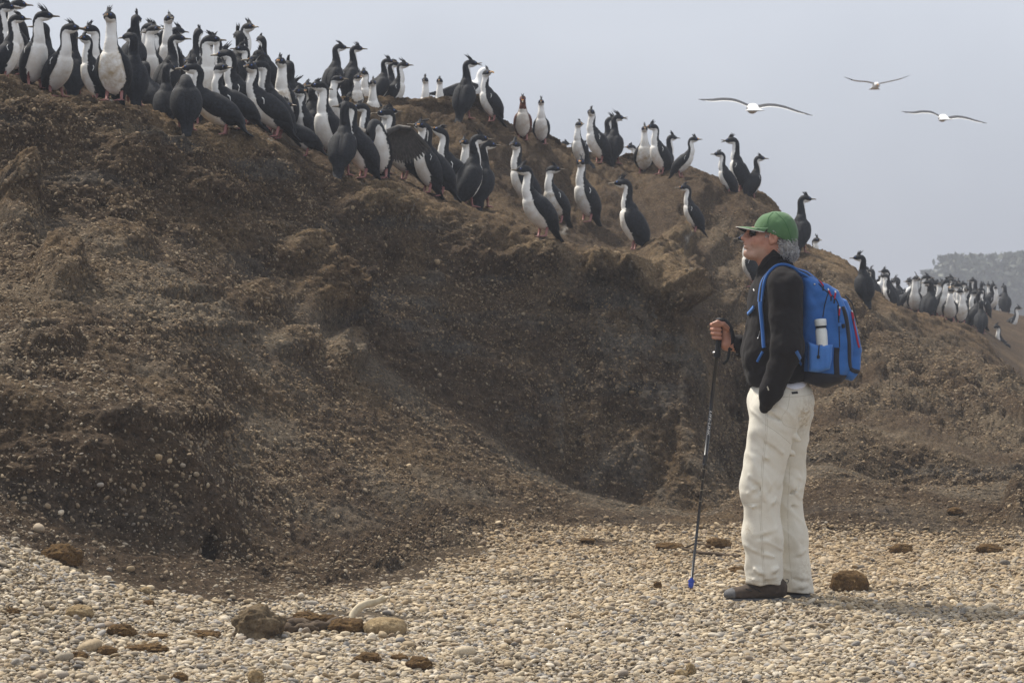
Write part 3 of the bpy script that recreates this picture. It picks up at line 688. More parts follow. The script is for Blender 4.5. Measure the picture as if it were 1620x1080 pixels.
def standing_gull(label, loc, scale, heading, group=None, sit=False):
    root = empty('gull', loc, R(heading)); root.scale = (scale,) * 3; tag(root, label, 'gull', group)
    z0 = -0.10 if sit else 0
    sp = np.array([(-.27, .215, .030, .008, 1.2), (-.19, .225, .045, .022, 1.2), (-.12, .235, .075, .062, .62), (-.03, .25, .098, .088, .5), (.06, .275, .098, .092, .52), (.12, .32, .072, .074, 1.2), (.135, .375, .049, .050, 1.2), (.142, .42, .043, .044, 1.2), (.165, .448, .040, .040, 1.2), (.195, .446, .027, .028, 1.2), (.212, .443, .012, .013, 1.2)])
    S = catmull(sp, 34); C = np.stack([S[:, 0], 0 * S[:, 0], S[:, 1]], 1); T = np.gradient(C, axis=0); T /= np.linalg.norm(T, axis=1)[:, None]
    P, wf = loft(C, T, np.tile([0., 1., 0.], (34, 1)), np.abs(S[:, 2]), np.abs(S[:, 3]), S[:, 4], 18)
    fc = [tuple(q) for q in loft_faces(34, 18)] + [tuple(range(18)), tuple(33 * 18 + j for j in range(18))[::-1]]
    me = new_mesh('body', P.reshape(-1, 3) + np.array([0, 0, z0]), fc); fattr(me, 'white', wf.ravel() * .5); fattr(me, 'stain', np.full(34 * 18, .05)); link('body', me, m_gull, root)
    for s_ in (-1, 1):
        q = MB()
        q.tube([(.10, s_ * .075, .305 + z0), (.02, s_ * .100, .285 + z0), (-.10, s_ * .088, .262 + z0), (-.22, s_ * .045, .245 + z0), (-.36, s_ * .010, .232 + z0)], [.02, .070, .066, .034, .006], 10, flat=(0.42, 1.0))
        wm = q.mesh('wing'); nv = len(wm.vertices); xs = np.array([v.co.x for v in wm.vertices]); zs = np.array([v.co.z for v in wm.vertices])
        fattr(wm, 'white', np.where((zs < .232 + z0 + 0.02 * np.sin(xs * 40)) & (xs > -.2), .1, -.2)); fattr(wm, 'stain', np.zeros(nv)); link('wing', wm, m_gull, root)
    q = MB(); h = np.array([.205, 0, .444 + z0]); q.tube([h, h + (.025, 0, 0), h + (.048, 0, -.002), h + (.056, 0, -.010)], [.012, .0105, .008, .002], 8); link('bill', q.mesh('bill'), m_ybill, root)
    for s_ in (-1, 1):
        q = MB(); q.tube([(.17, s_ * .034, .456 + z0), (.17, s_ * .041, .456 + z0)], [.006, .004], 8); link('eye', q.mesh('eye'), m_crest, root)
    if not sit:
        for s_ in (-1, 1):
            q = MB(); q.tube([(-.01, s_ * .04, .17), (-.012, s_ * .04, .09), (.0, s_ * .04, .012)], [.012, .007, .006], 6); q.tube([(0, s_ * .04, .008), (.055, s_ * .045, .004)], [.007, .016], 6, flat=(1, .25)); link('leg', q.mesh('leg'), m_leg, root)
    return root

def flying_gull(label, d, bx, by, wings, heading=90, tilt=-0.32, chord=0.17, dark=True):
    """wings: photo positions root -> wrist -> tip for each side, all at distance d"""
    b0 = px(bx, by, d); root = empty('flying_gull', b0); tag(root, label, 'gull', 'gulls gliding in the foggy sky')
    sp = np.array([(-.27, -.045, .115, .006, 1.3), (-.18, -.022, .07, .016, 1.3), (-.09, .0, .064, .046, 1.3), (.03, .006, .070, .056, 1.3), (.12, .004, .058, .054, 1.3), (.18, .012, .042, .042, 1.3), (.225, .012, .036, .036, 1.3), (.26, .004, .016, .016, 1.3)])
    S = catmull(sp, 24); C = np.stack([0 * S[:, 0], S[:, 0], S[:, 1]], 1); T = np.gradient(C, axis=0); T /= np.linalg.norm(T, axis=1)[:, None]
    sg = 1 if heading == 90 else -1; C[:, 1] *= sg; T[:, 1] *= sg
    P, wf = loft(C, T, np.tile([-1.0 * sg, 0., 0.], (24, 1)), np.abs(S[:, 2]), np.abs(S[:, 3]), S[:, 4], 14)
    fc = [tuple(q) for q in loft_faces(24, 14)] + [tuple(range(14)), tuple(23 * 14 + j for j in range(14))[::-1]]
    me = new_mesh('body', P.reshape(-1, 3), fc); fattr(me, 'white', wf.ravel() * .5); fattr(me, 'stain', np.zeros(24 * 14)); link('body', me, m_gull, root)
    q = MB(); q.tube([(0, sg * .255, .0), (0, sg * .29, -.002), (0, sg * .31, -.01)], [.012, .010, .003], 8); link('bill', q.mesh('bill'), m_ybill, root)
    for wg in wings:
        W3 = np.array([px(x, y, d) - b0 for x, y in wg]); W3 = catmull(W3, 22); n_ = len(W3)
        f = np.linspace(0, 1, n_); ch = chord * (1.0 - 0.15 * f) * np.where(f > .6, np.clip(1 - ((f - .6) / .4) ** 2 * .93, .05, 1), 1)
        sweep = sg * (0.05 + 0.06 * np.sin(f * math.pi) - 0.12 * f ** 2)
        G = np.zeros((n_, 12, 3)); WF = np.zeros((n_, 12))
        prof = [(0, 0), (.12, .045), (.4, .055), (.75, .03), (.93, .012), (1, .003), (1, -.003), (.93, -.004), (.75, .004), (.4, .012), (.12, -.005), (0, -.01)]
        for i in range(n_):
            for j, (c_, t_) in enumerate(prof):
                G[i, j] = W3[i] + np.array([0, sweep[i] - sg * ch[i] * (c_ - .35), ch[i] * ((c_ - .35) * tilt + t_)])
                WF[i, j] = 0.2 if (c_ > .86 or (j >= 6 and f[i] < .72)) and f[i] < .86 else -.3
                if f[i] > .97: WF[i, j] = .1
        q = MB(); q.grid(G, close_v=True); q.f.append(tuple(range(12))); q.f.append(tuple((n_ - 1) * 12 + j for j in range(12)))
        wm = q.mesh('wing'); fattr(wm, 'white', WF.ravel()); fattr(wm, 'stain', np.zeros(n_ * 12)); link('wing', wm, m_gull, root)
    return root

flying_gull('large white gull with black wings gliding above the bluff, nearest of three in the sky', 32.0, 1191, 172, [[(1188,168),(1165,158),(1145,156),(1125,158),(1103,158)], [(1195,169),(1218,165),(1240,168),(1262,176),(1286,184)]])
flying_gull('small distant gull seen head on with raised wings, highest of three in the sky', 54.0, 1386, 136, [[(1384,133),(1370,130),(1352,128),(1335,121)], [(1389,133),(1405,130),(1425,125),(1442,118)]], heading=270, tilt=-0.05, chord=0.15)
flying_gull('white gull with black wings banking at the far right of the sky', 43.0, 1492, 187, [[(1488,184),(1475,177),(1460,176),(1444,178),(1424,177)], [(1497,187),(1515,184),(1530,186),(1545,191),(1562,196)]], tilt=-0.36)

# (label, column, foot row, crown row, heading, options); 'd' fixes the distance where the feet are hidden by the rim
BIRDS = [
 ('shag cut by the left picture edge, facing right, black back', 14, 132, 22, 350, dict(yaw=10, d=18.1)),
 ('shag at the top left corner, mostly outside the picture, crest up', -4, 122, 4, 10, dict(d=18.8)),
 ('white-breasted shag facing right near the left edge, pink feet showing', 56, 131, 19, 300, dict(yaw=55, lean=4, d=18.5)),
 ('white-bellied shag looking right on the left mound, leaning over its perch', 92, 152, 38, 318, dict(yaw=38, lean=12)),
 ('tallest shag facing the camera with white stained breast on the left mound', 178, 158, 20, 266, dict(stain=0.8, neck=1.2)),
 ('dark shag standing close left of the tallest shag, half hidden', 146, 156, 55, 205, dict(yaw=40, d=18.5)),
 ('black-backed shag behind the leaning white shag on the left mound', 116, 140, 44, 95, dict(d=19.2)),
 ('shag with white throat peering behind the tallest shag', 157, 146, 40, 240, dict(d=19.4, yaw=-20)),
 ('shag turned away just right of the tallest shag, narrow black back', 212, 161, 50, 100, dict(yaw=40, d=18.6)),
 ('dark shag with white throat looking right above the bowed shag', 266, 168, 52, 55, dict(yaw=-50, d=20.4)),
 ('black shag leaning left, wings loose, right of the left mound', 240, 180, 92, 120, dict(lean=15, d=19.2, neck=.8)),
 ('slim shag with bright white flank edge beside the bowed shag', 263, 192, 98, 100, dict(d=19.0, yaw=-40)),
 ('bowed shag with its back to the camera and red feet', 299, 204, 120, 92, dict(bow=True)),
 ('shag facing the camera with white neck behind the bowed shag', 303, 182, 92, 268, dict(d=19.9)),
 ('shag with white breast looking right at the skyline, left group', 322, 172, 53, 320, dict(yaw=35, d=20.8)),
 ('shag face on just right of the skyline shag with white breast', 331, 168, 66, 275, dict(d=21.2)),
 ('shag crouching low with its bill pointing left in the left crowd', 352, 204, 98, 185, dict(lean=34, d=19.1)),
 ('shag with white neck turned right in the left crowd, sloping black back', 380, 204, 97, 205, dict(lean=28, yaw=120, d=19.3)),
 ('dark shag behind the crouching shag, orange bill knob', 386, 186, 76, 200, dict(d=20.2, yaw=-30, lean=10)),
 ('shag seen from behind with upright crest in the left crowd', 408, 180, 57, 88, dict(d=20.8, neck=1.1)),
 ('sloping shag with white neck and wing dash at the rim, looking at the camera', 430, 217, 99, 192, dict(lean=26, yaw=55)),
 ('shag looking left behind the sloping shag at the rim', 424, 186, 67, 190, dict(d=20.6)),
 ('shag with long white neck stripe in the left crowd', 436, 196, 88, 200, dict(d=20.2, lean=8)),
 ('one of two shags with pale brown neck at the skyline, left crowd', 448, 182, 68, 260, dict(d=21.6, stain=0.7)),
 ('the other of two shags at the skyline, dark head turned away', 460, 182, 70, 110, dict(d=21.9)),
 ('shag looking down the bluff, lowest of the left crowd', 482, 247, 157, 186, dict(lean=38, yaw=140)),
 ('shag with white neck stripe beside the lowest of the left crowd', 507, 238, 122, 184, dict(lean=20)),
 ('shag with hunched neck looking right above the lowest shag', 492, 196, 100, 60, dict(d=22.0, neck=.75, yaw=-50)),
 ('shag with open orange bill seen behind the white striped shag', 516, 206, 128, 230, dict(d=21.4, yaw=-20)),
 ('slate-backed shag at the skyline looking right, biggest of its pair', 528, 168, 68, 55, dict(yaw=-48, d=24.0)),
 ('slate-backed shag at the skyline looking right, smaller of its pair', 556, 162, 71, 55, dict(yaw=-50, d=24.4)),
 ('crouched dark shag with white neck on the skyline ledge', 562, 160, 118, 300, dict(d=24.3, neck=.6, sit=True)),
 ('shag with white cheek behind the crouched shag on the ledge', 582, 158, 110, 250, dict(d=24.8, neck=.7)),
 ('small white-necked shag face on, sitting on the skyline ledge', 590, 165, 128, 272, dict(d=24.4, sit=True)),
 ('slate-backed shag hunched at the skyline, left of the white-breasted one', 600, 164, 91, 58, dict(yaw=-45, d=24.9, lean=10)),
 ('white-breasted shag looking right at the end of the skyline ledge', 626, 168, 97, 350, dict(d=25.0)),
 ('shag behind the skyline ledge with only its head raised', 615, 165, 96, 40, dict(d=25.6, yaw=-30)),
 ('white shag facing left with full crest beside the wing-drying shag', 570, 281, 162, 196, dict(lean=6)),
 ('shag close behind the white left-facing shag, black hind neck', 584, 270, 163, 190, dict(d=21.0)),
 ('shag drying half-spread grey wings over its white belly', 596, 282, 190, 250, dict(spread=True, bow=True)),
 ('shag with black head turned right behind the wing-drying shag', 606, 262, 170, 300, dict(d=21.6, yaw=50)),
 ('shag with orange bill facing left, dark sloping back, by the wing-drying shag', 636, 284, 174, 192, dict(lean=14)),
 ('shag facing the camera, left of a touching pair, white neck', 671, 304, 193, 212, dict(yaw=40)),
 ('shag with raised bill, right of a touching pair, black back', 690, 311, 186, 186, dict(lean=8, pitch=12)),
 ('shag with lifted dark wing and bill pointing left', 722, 314, 206, 190, dict(lean=16, pitch=25)),
 ('shag face on with blue eye ring between two dark shags', 741, 318, 219, 248, dict(neck=.95, yaw=10)),
 ('shag behind the face-on shag with crest up, looking right', 744, 300, 194, 40, dict(d=21.9, yaw=-30)),
 ('black-backed shag turned away with bill pointing right, rim centre', 762, 328, 221, 75, dict(yaw=-72)),
 ('white narrow-necked shag face on at the upper skyline, left of the gull', 674, 176, 123, 268, dict(d=26.4)),
 ('white-necked shag face on between gull tail and skyline shag', 696, 178, 124, 265, dict(d=26.8)),
 ('black shag with its back to the camera in front of the gull, bill open', 729, 190, 94, 60, dict(yaw=-55, gape=True)),
 ('white-breasted shag with dark sloping back right of the gull', 770, 197, 112, 205, dict(lean=8, yaw=100)),
 ('scruffy red-brown headed shag bowing on the skyline', 823, 222, 150, 272, dict(brown=True, neck=.8, stain=.5, yaw=0, pitch=-25)),
 ('white shag face on beside the red-brown headed shag', 850, 227, 157, 272, dict()),
 ('shag with tall crest and white front on the slope, pink foot forward', 824, 329, 222, 200, dict(yaw=50, lean=4)),
 ('white-fronted shag leaning on the near rim, leftmost of four', 855, 374, 262, 205, dict(lean=14)),
 ('shag with mottled brown neck looking right on the near rim', 880, 352, 262, 215, dict(yaw=130, stain=.9, lean=10)),
 ('shag with yellow face facing the camera on the near rim', 926, 354, 248, 218, dict(yaw=48, lean=4)),
 ('lone black-backed shag facing left at the rim, nearest right of centre', 990, 395, 281, 172, dict(neck=1.05)),
 ('dim shag facing left alone on the terrace behind the rim', 1073, 371, 291, 180, dict()),
 ('white shag looking right at left end of the middle skyline trio', 913, 262, 192, 245, dict(yaw=60)),
 ('black shag standing with its back turned on the back slope', 928, 290, 226, 100, dict(d=28.0)),
 ('white-breasted shag with sloping black wing in the middle skyline trio', 946, 258, 173, 215, dict(lean=10, yaw=50)),
 ('black shag at the skyline calling with open bill to the right', 968, 258, 181, 75, dict(yaw=-70, gape=True)),
 ('shag head between the calling shag and the trio', 956, 256, 180, 40, dict(d=30.8, yaw=-30)),
 ('brown-stained white shag face on in the skyline huddle', 1020, 274, 199, 268, dict(stain=.9)),
 ('white-bellied shag touching bills in the skyline huddle', 1045, 278, 197, 212, dict(lean=6)),
 ('shag head looking right in the skyline huddle', 1054, 276, 212, 30, dict(d=30.9)),
 ('shag leaning right with white breast at right end of the huddle', 1076, 280, 217, 342, dict(lean=24)),
 ('shag half hidden at left of the skyline huddle', 1008, 274, 228, 200, dict(d=30.9)),
 ('shag facing left beside the calling shag at the bluff end', 1146, 301, 240, 186, dict(lean=8)),
 ('shag calling to the left with open bill at the bluff end', 1168, 304, 217, 172, dict(gape=True, neck=1.1)),
 ('shag looking right at the very end of the bluff', 1194, 306, 245, 40, dict(yaw=-35)),
 ('dark shag above the green cap looking right', 1266, 400, 309, 60, dict(yaw=-50, neck=1.1)),
 ('crouched shag with white throat right of the green cap', 1288, 408, 376, 300, dict(sit=True, neck=.7, d=30.0)),
 ('dark shag behind the face of the man, low on the terrace', 1184, 458, 372, 180, dict()),
 ('black-backed shag with white neck standing right of the backpack', 1362, 482, 402, 110, dict(yaw=60)),
 ('small dark shag on the crest, left of two by the backpack', 1312, 424, 402, 60, dict(d=31.0, sit=True)),
 ('small dark shag on the crest, right of two by the backpack', 1324, 432, 410, 80, dict(d=31.2, sit=True)),
 ('white-fronted shag alone at the far right edge', 1584, 570, 513, 205, dict(d=37.0)),
 ('dark shag low at the far right edge', 1611, 574, 540, 150, dict(d=36.6, lean=30, neck=.7)),
 ('shag bending right at far right of the distant colony', 1598, 512, 484, 330, dict(d=44.0, lean=20)),
 ('shag with curved white neck near the hazy bush', 1535, 484, 446, 190, dict(d=44.0, lean=10)),
 ('shag with white front below the hazy bush', 1557, 500, 455, 190, dict(d=43.0)),
 ('small dark head of a shag beyond the middle skyline', 884, 240, 222, 20, dict(d=31.5)),
]
for k, (lab, x, yf, yt, hd, op) in enumerate(BIRDS):
    op = dict(op); d = op.pop('d', None)
    if d is None:
        g, gn, u = ground_hit(x, yf)
        if yf < 320 and g[1] < 17: g, gn, u = ground_hit(x, yf, 5.8)
    else:
        X = (x - 810) / F * d; g = np.array([X, d, ground_z(X, d)])
    zt = CAMZ + (HORIZON - yt) / F * g[1]; hgt = zt - g[2]
    canon = 0.572 + 0.13 * (op.get('neck', 1.0) - 1) - 0.0012 * op.get('lean', 0) * 1.6 + (-0.075 if op.get('sit') else 0)
    if op.get('bow'): canon = 0.41
    s = hgt / canon
    if s > 0.98: s = 0.98
    if s < 0.72: s = 0.76; g[2] = zt - canon * s
    op.setdefault('stain', 0.15 + 0.35 * random.random())
    hd += random.uniform(-8, 8); op['lean'] = op.get('lean', 0) + random.uniform(-3, 5)
    shag(lab, g - np.array([0, 0, 0.012]), s, hd, rs=k, detail=2 if g[1] < 31 else 1, **op)
# birds tucked into the crowds, hardly to be told apart
crowd = random.Random(11)
def crowd_bird(lab, grp, x, d, k, sc):
    X = (x - 810) / F * d
    shag(lab, (X, d, ground_z(X, d) - .012), sc, crowd.choice([180, 195, 210, 235, 262, 275, 300, 20, 55, 80, 100]), rs=300 + k, detail=1 if d > 30 else 2, lean=crowd.choice([0, 4, 8, 14, 24]),
         neck=crowd.uniform(.72, 1.1), yaw=crowd.choice([0, 30, -30, 60, -60, 100]), stain=crowd.random() * .6, group=grp)
for k in range(20):
    crowd_bird('shag half hidden in the dense crowd at the upper left', 'shags packed in the upper left crowd', crowd.uniform(225, 545), crowd.uniform(20.3, 23.4), k, crowd.uniform(.8, .95))
for k in range(6):
    crowd_bird('shag half hidden among the birds at the left end of the rim', 'shags packed at the left end', crowd.uniform(-10, 215), crowd.uniform(19.0, 21.0), 40 + k, crowd.uniform(.8, .92))
for k in range(66):
    d = 35 + 22 * crowd.random(); x = 1335 + (225 if d < 44 else 265) * crowd.random() ** 0.85
    crowd_bird('black and white shag standing in the distant crowd right of the backpack', 'shags crowded in the distant colony', x, d, 80 + k, crowd.uniform(.78, .95))
for lab, x, yf, yt, d, hd, sit in [
   ('gull with orange bill behind the black shag on the upper skyline', 738, 186, 104, 27.0, 8, False),
   ('white-headed gull with orange bill, larger of the gulls in the distant colony', 1480, 508, 449, 39.5, 350, False),
   ('white-headed gull with black wings left of the larger colony gull', 1424, 502, 452, 39.0, 10, False),
   ('white gull resting right of the backpack with head tucked low', 1393, 494, 458, 38.0, 200, True),
   ('white gull standing behind the resting gull by the backpack', 1389, 488, 432, 40.5, 300, False)]:
    X = (x - 810) / F * d; gz = ground_z(X, d); zt = CAMZ + (HORIZON - yt) / F * d
    s = (zt - gz) / (0.39 if sit else 0.49)
    if not .7 < s < 1.35: s = min(max(s, .85), 1.25); gz = zt - s * (0.39 if sit else 0.49)
    standing_gull(lab, (X, d, gz - .01), s, hd, 'gulls standing among the shags', sit)
# ================================================================== the man
MS = 12.8 / F
MROOT = px(1230, 950, 12.8) + np.array([0, 0, 0.018])
def Q(x, y, ly=0.0): return np.array([(x - 1230) * MS, ly, (950 - y) * MS])

class Vox:
    """signed distance field on a grid, turned into a mesh by surface nets"""
    def __init__(s, lo, hi, h):
        s.h = h; s.lo = np.asarray(lo, float)
        n = np.ceil((np.asarray(hi) - s.lo) / h).astype(int) + 1
        ax = [s.lo[k] + h * np.arange(n[k]) for k in range(3)]
        s.X, s.Y, s.Z = [a.astype(np.float32) for a in np.meshgrid(*ax, indexing='ij')]
        s.f = np.full(s.X.shape, 1.0, np.float32)
    def P(s): return np.stack([s.X, s.Y, s.Z], -1)
    def ell(s, c, r):
        x, y, z = (s.X - c[0]), (s.Y - c[1]), (s.Z - c[2])
        k0 = np.sqrt((x / r[0]) ** 2 + (y / r[1]) ** 2 + (z / r[2]) ** 2); k1 = np.sqrt((x / r[0] ** 2) ** 2 + (y / r[1] ** 2) ** 2 + (z / r[2] ** 2) ** 2)
        return k0 * (k0 - 1) / np.maximum(k1, 1e-6)
    def cone(s, a, b, ra, rb, ys=1.0):
        a = np.array(a, float); b = np.array(b, float); ba = b - a
        x, y, z = s.X - a[0], (s.Y - a[1]), s.Z - a[2]
        t = np.clip((x * ba[0] + y * ba[1] + z * ba[2]) / max(ba @ ba, 1e-9), 0, 1)
        dx, dy, dz = x - t * ba[0], (y - t * ba[1]) / ys, z - t * ba[2]
        return np.sqrt(dx * dx + dy * dy + dz * dz) - (ra + (rb - ra) * t)
    def above(s, p, q, keep_up=True):
        """half space by a line in the picture plane through photo points p and q; negative = kept"""
        a, b = Q(*p), Q(*q); t = b - a; nx, nz = -t[2], t[0]; l = math.hypot(nx, nz); nx, nz = nx / l, nz / l
        if nz < 0: nx, nz = -nx, -nz
        d = (s.X - a[0]) * nx + (s.Z - a[2]) * nz
        return -d if keep_up else d
    def poly(s, pts, w, r, yc=0.0):
        """rounded slab: outline in the picture plane, half width w across"""
        V = np.array([Q(x, y)[[0, 2]] for x, y in pts]); d = np.full(s.X.shape[::2] if False else (s.X.shape[0], s.X.shape[2]), 1e9); X, Z = s.X[:, 0, :], s.Z[:, 0, :]
        sg = np.ones_like(X); n = len(V)
        for i in range(n):
            a, b = V[i], V[i - 1]; ex, ez = b - a; wx, wz = X - a[0], Z - a[1]
            t = np.clip((wx * ex + wz * ez) / (ex * ex + ez * ez), 0, 1); d = np.minimum(d, (wx - ex * t) ** 2 + (wz - ez * t) ** 2)
            c1, c2, c3 = Z >= a[1], Z < b[1], ex * wz > ez * wx
            sg = np.where((c1 & c2 & c3) | (~c1 & ~c2 & ~c3), -sg, sg)
        d2 = (sg * np.sqrt(d))[:, None, :] + r; dy = np.abs(s.Y - yc) - w + r
        return np.minimum(np.maximum(d2, dy), 0) + np.sqrt(np.maximum(d2, 0) ** 2 + np.maximum(dy, 0) ** 2) - r
    def u(s, d, k=0.02):
        h = np.clip(0.5 + 0.5 * (s.f - d) / k, 0, 1); s.f = (s.f + (d - s.f) * h - k * h * (1 - h)).astype(np.float32); return s
    def cut(s, d, k=0.006):
        h = np.clip(0.5 - 0.5 * (s.f - d) / k, 0, 1); s.f = (s.f + (d - s.f) * h + k * h * (1 - h)).astype(np.float32); return s
    def nets(s):
        f = s.f; f[0] = f[-1] = 1; f[:, 0] = f[:, -1] = 1; f[:, :, 0] = f[:, :, -1] = 1
        ins = f < 0; n = np.array(f.shape) - 1
        S = np.zeros((*n, 3)); cnt = np.zeros(n)
        crn = [(a, b, c) for a in (0, 1) for b in (0, 1) for c in (0, 1)]
        sl = lambda o: tuple(slice(o[k], o[k] + n[k]) for k in range(3))
        for a in crn:
            for k in range(3):
                if a[k]: continue
                b = list(a); b[k] = 1; fa, fb = f[sl(a)], f[sl(b)]; m = (fa < 0) != (fb < 0)
                t = np.where(m, fa / np.where(m, fa - fb, 1), 0)
                for q in range(3): S[..., q] += m * (a[q] + (t if q == k else 0))
                cnt += m
        act = cnt > 0; idx = np.full(n, -1, np.int64); idx[act] = np.arange(act.sum())
        V = (np.argwhere(act) + S[act] / cnt[act][:, None]) * s.h + s.lo
        Fc = []
        for k in range(3):
            i1, i2 = [(1, 2), (2, 0), (0, 1)][k]
            a = tuple(slice(1, n[q]) if q != k else slice(0, n[q]) for q in range(3))
            b = tuple(slice(1, n[q]) if q != k else slice(1, n[q] + 1) for q in range(3))
            m = ins[a] != ins[b]; w = np.argwhere(m); w = w + np.array([0 if q == k else 1 for q in range(3)])
            if not len(w): continue
            o1 = np.zeros(3, int); o1[i1] = 1; o2 = np.zeros(3, int); o2[i2] = 1
            g = lambda c: idx[c[:, 0], c[:, 1], c[:, 2]]
            qd = np.stack([g(w - o1 - o2), g(w - o2), g(w), g(w - o1)], 1)
            fl = ins[tuple(w.T)]; qd[~fl] = qd[~fl][:, ::-1]; Fc.append(qd)
        return V, np.concatenate(Fc)

def relax(V, Fc, it=2):
    for _ in range(it):
        A = np.zeros_like(V); c = np.zeros(len(V))
        for k in range(4):
            for q in ((k + 1) % 4, (k - 1) % 4):
                np.add.at(A, Fc[:, k], V[Fc[:, q]]); np.add.at(c, Fc[:, k], 1)
        V = V * 0.5 + 0.5 * A / c[:, None]
    return V
def vox_obj(name, vx, mat, parent, sm=1):
    V, Fc = vx.nets(); V = relax(V, Fc, sm); me = new_mesh(name, V, Fc); return link(name, me, mat, parent), V, Fc
def bvh(V, Fc): return BVHTree.FromPolygons([tuple(v) for v in V], [tuple(int(i) for i in f) for f in Fc])
def drape(tree, pts, n=24, off=0.001):
    """lay a line given in photo points on the side of a surface that faces the camera"""
    out, nor = [], []
    for p in catmull(np.array([Q(x, y) for x, y in pts]), n):
        h = tree.ray_cast(Vector((p[0], -1.0, p[2])), Vector((0, 1, 0)))
        if h[0] is None:
            h = tree.find_nearest(Vector((p[0], -0.2, p[2])))
        nv = np.array(h[1]); nv = nv if nv[1] < 0.2 else -nv
        out.append(np.array(h[0]) + nv * off); nor.append(nv)
    return np.array(out), np.array(nor)
def band_mesh(mbx, pts, nor, w, t):
    """flat strap of half width w and thickness t lying along pts"""
    T = np.gradient(pts, axis=0); T /= np.linalg.norm(T, axis=1)[:, None]; nor = nor / np.linalg.norm(nor, axis=1)[:, None]
    S_ = np.cross(T, nor); S_ /= np.linalg.norm(S_, axis=1)[:, None]; w = np.broadcast_to(w, (len(pts),))[:, None]
    ring = [pts - S_ * w, pts - S_ * w * .9 + nor * t, pts + S_ * w * .9 + nor * t, pts + S_ * w]
    mbx.grid(np.stack(ring, 1), close_v=True)

# ---- materials
def skin_mat():
    m, n, b = mat_new('skin'); t = _tex(n, 60, 5, 0.65); t2 = _tex(n, 420, 3, 0.7); at = n.nodes.new('ShaderNodeAttribute'); at.attribute_name = 'beard'
    c = _ramp(n, t.outputs['Fac'], [(0.3, (0.36, 0.155, 0.098)), (0.7, (0.46, 0.225, 0.15))])
    mm = n.nodes.new('ShaderNodeMath'); mm.operation = 'MULTIPLY'; n.links.new(at.outputs['Fac'], mm.inputs[0]); n.links.new(_ramp(n, t2.outputs['Fac'], [(0.35, 0.35), (0.65, 0.9)]), mm.inputs[1])
    n.links.new(_mixrgb(n, mm.outputs[0], c, (0.52, 0.45, 0.38)), b.inputs['Base Color'])
    b.inputs['Roughness'].default_value = 0.5; b.inputs['Subsurface Weight'].default_value = 0.06; b.inputs['Subsurface Radius'].default_value = (0.01, 0.004, 0.002)
    _bump(n, b, t2.outputs['Fac'], 0.2, 0.0012); return m
def cloth_mat(name, c1, c2, weave=700, rough=0.85, sheen=0.2, stain=None, var=9):
    m, n, b = mat_new(name); t = _tex(n, var, 5, 0.6); t2 = _tex(n, weave, 2, 0.6); t3 = _tex(n, 60, 4, .6)
    c = _ramp(n, t.outputs['Fac'], [(0.3, c1), (0.7, c2)])
    c = _mixrgb(n, 1.0, c, _ramp(n, t2.outputs['Fac'], [(0.3, 0.86), (0.7, 1.12)]), 'MULTIPLY')
    if stain:
        at = n.nodes.new('ShaderNodeAttribute'); at.attribute_name = 'stain'; mm = n.nodes.new('ShaderNodeMath'); mm.operation = 'MULTIPLY'
        n.links.new(at.outputs['Fac'], mm.inputs[0]); n.links.new(_ramp(n, t3.outputs['Fac'], [(0.45, 0.0), (0.62, 1.0)]), mm.inputs[1]); c = _mixrgb(n, mm.outputs[0], c, stain)
    n.links.new(c, b.inputs['Base Color']); b.inputs['Roughness'].default_value = rough; b.inputs['Specular IOR Level'].default_value = 0.2
    b.inputs['Sheen Weight'].default_value = sheen; _bump(n, b, t2.outputs['Fac'], 0.25, 0.001); return m
m_skin = skin_mat()
m_fleece = cloth_mat('fleece', (0.011, 0.0095, 0.010), (0.016, 0.0135, 0.014), 500, 0.95, 0.03)
m_trouser = cloth_mat('trouser_cotton', (0.70, 0.67, 0.585), (0.64, 0.61, 0.53), 900, 0.85, 0.1, stain=(0.30, 0.21, 0.11))
m_shirt = cloth_mat('shirt_cotton', (0.74, 0.75, 0.82), (0.68, 0.69, 0.77))
m_cap = cloth_mat('cap_cotton', (0.060, 0.132, 0.055), (0.078, 0.165, 0.068), 600, 0.85, 0.2, var=30)
m_dark = simple_mat('black_webbing', (0.014, 0.014, 0.016), (0.022, 0.022, 0.024), 200, 0.7, 0.2, 0.001)
m_blue = cloth_mat('blue_nylon', (0.022, 0.105, 0.34), (0.030, 0.135, 0.41), 500, 0.6, 0.15)
m_bluel = cloth_mat('pale_blue_nylon', (0.045, 0.16, 0.46), (0.06, 0.19, 0.52), 500, 0.55, 0.15)
m_bpanel = cloth_mat('black_nylon', (0.016, 0.017, 0.024), (0.026, 0.026, 0.034), 500, 0.7, 0.1)
m_red = simple_mat('red_cord', (0.30, 0.010, 0.035), (0.36, 0.014, 0.045), 200, 0.6, 0.1, 0.001)
m_metal = simple_mat('bare_metal', (0.6, 0.6, 0.6), (0.5, 0.5, 0.5), 80, 0.35, 0.0, metal=0.9)
m_lens = simple_mat('dark_lens', (0.008, 0.010, 0.009), (0.012, 0.014, 0.012), 20, 0.12, 0.0, spec=0.5)
m_shoe = simple_mat('brown_suede', (0.07, 0.048, 0.034), (0.04, 0.028, 0.02), 70, 0.85, 0.4, 0.002)
m_sole = simple_mat('grey_rubber', (0.115, 0.115, 0.12), (0.075, 0.075, 0.08), 90, 0.75, 0.4, 0.002)
m_hair = simple_mat('grey_hair', (0.58, 0.57, 0.56), (0.16, 0.16, 0.17), 42, 0.5, 0.0, lo=0.36, hi=0.68)
m_stitch = simple_mat('tan_stitch', (0.50, 0.46, 0.37), (0.44, 0.40, 0.32), 200, 0.9, 0)
m_white = simple_mat('white_plastic', (0.70, 0.72, 0.70), (0.62, 0.65, 0.64), 30, 0.4, 0.0)
m_print = simple_mat('white_print', (0.75, 0.75, 0.75), (0.7, 0.7, 0.7), 30, 0.5, 0.0)
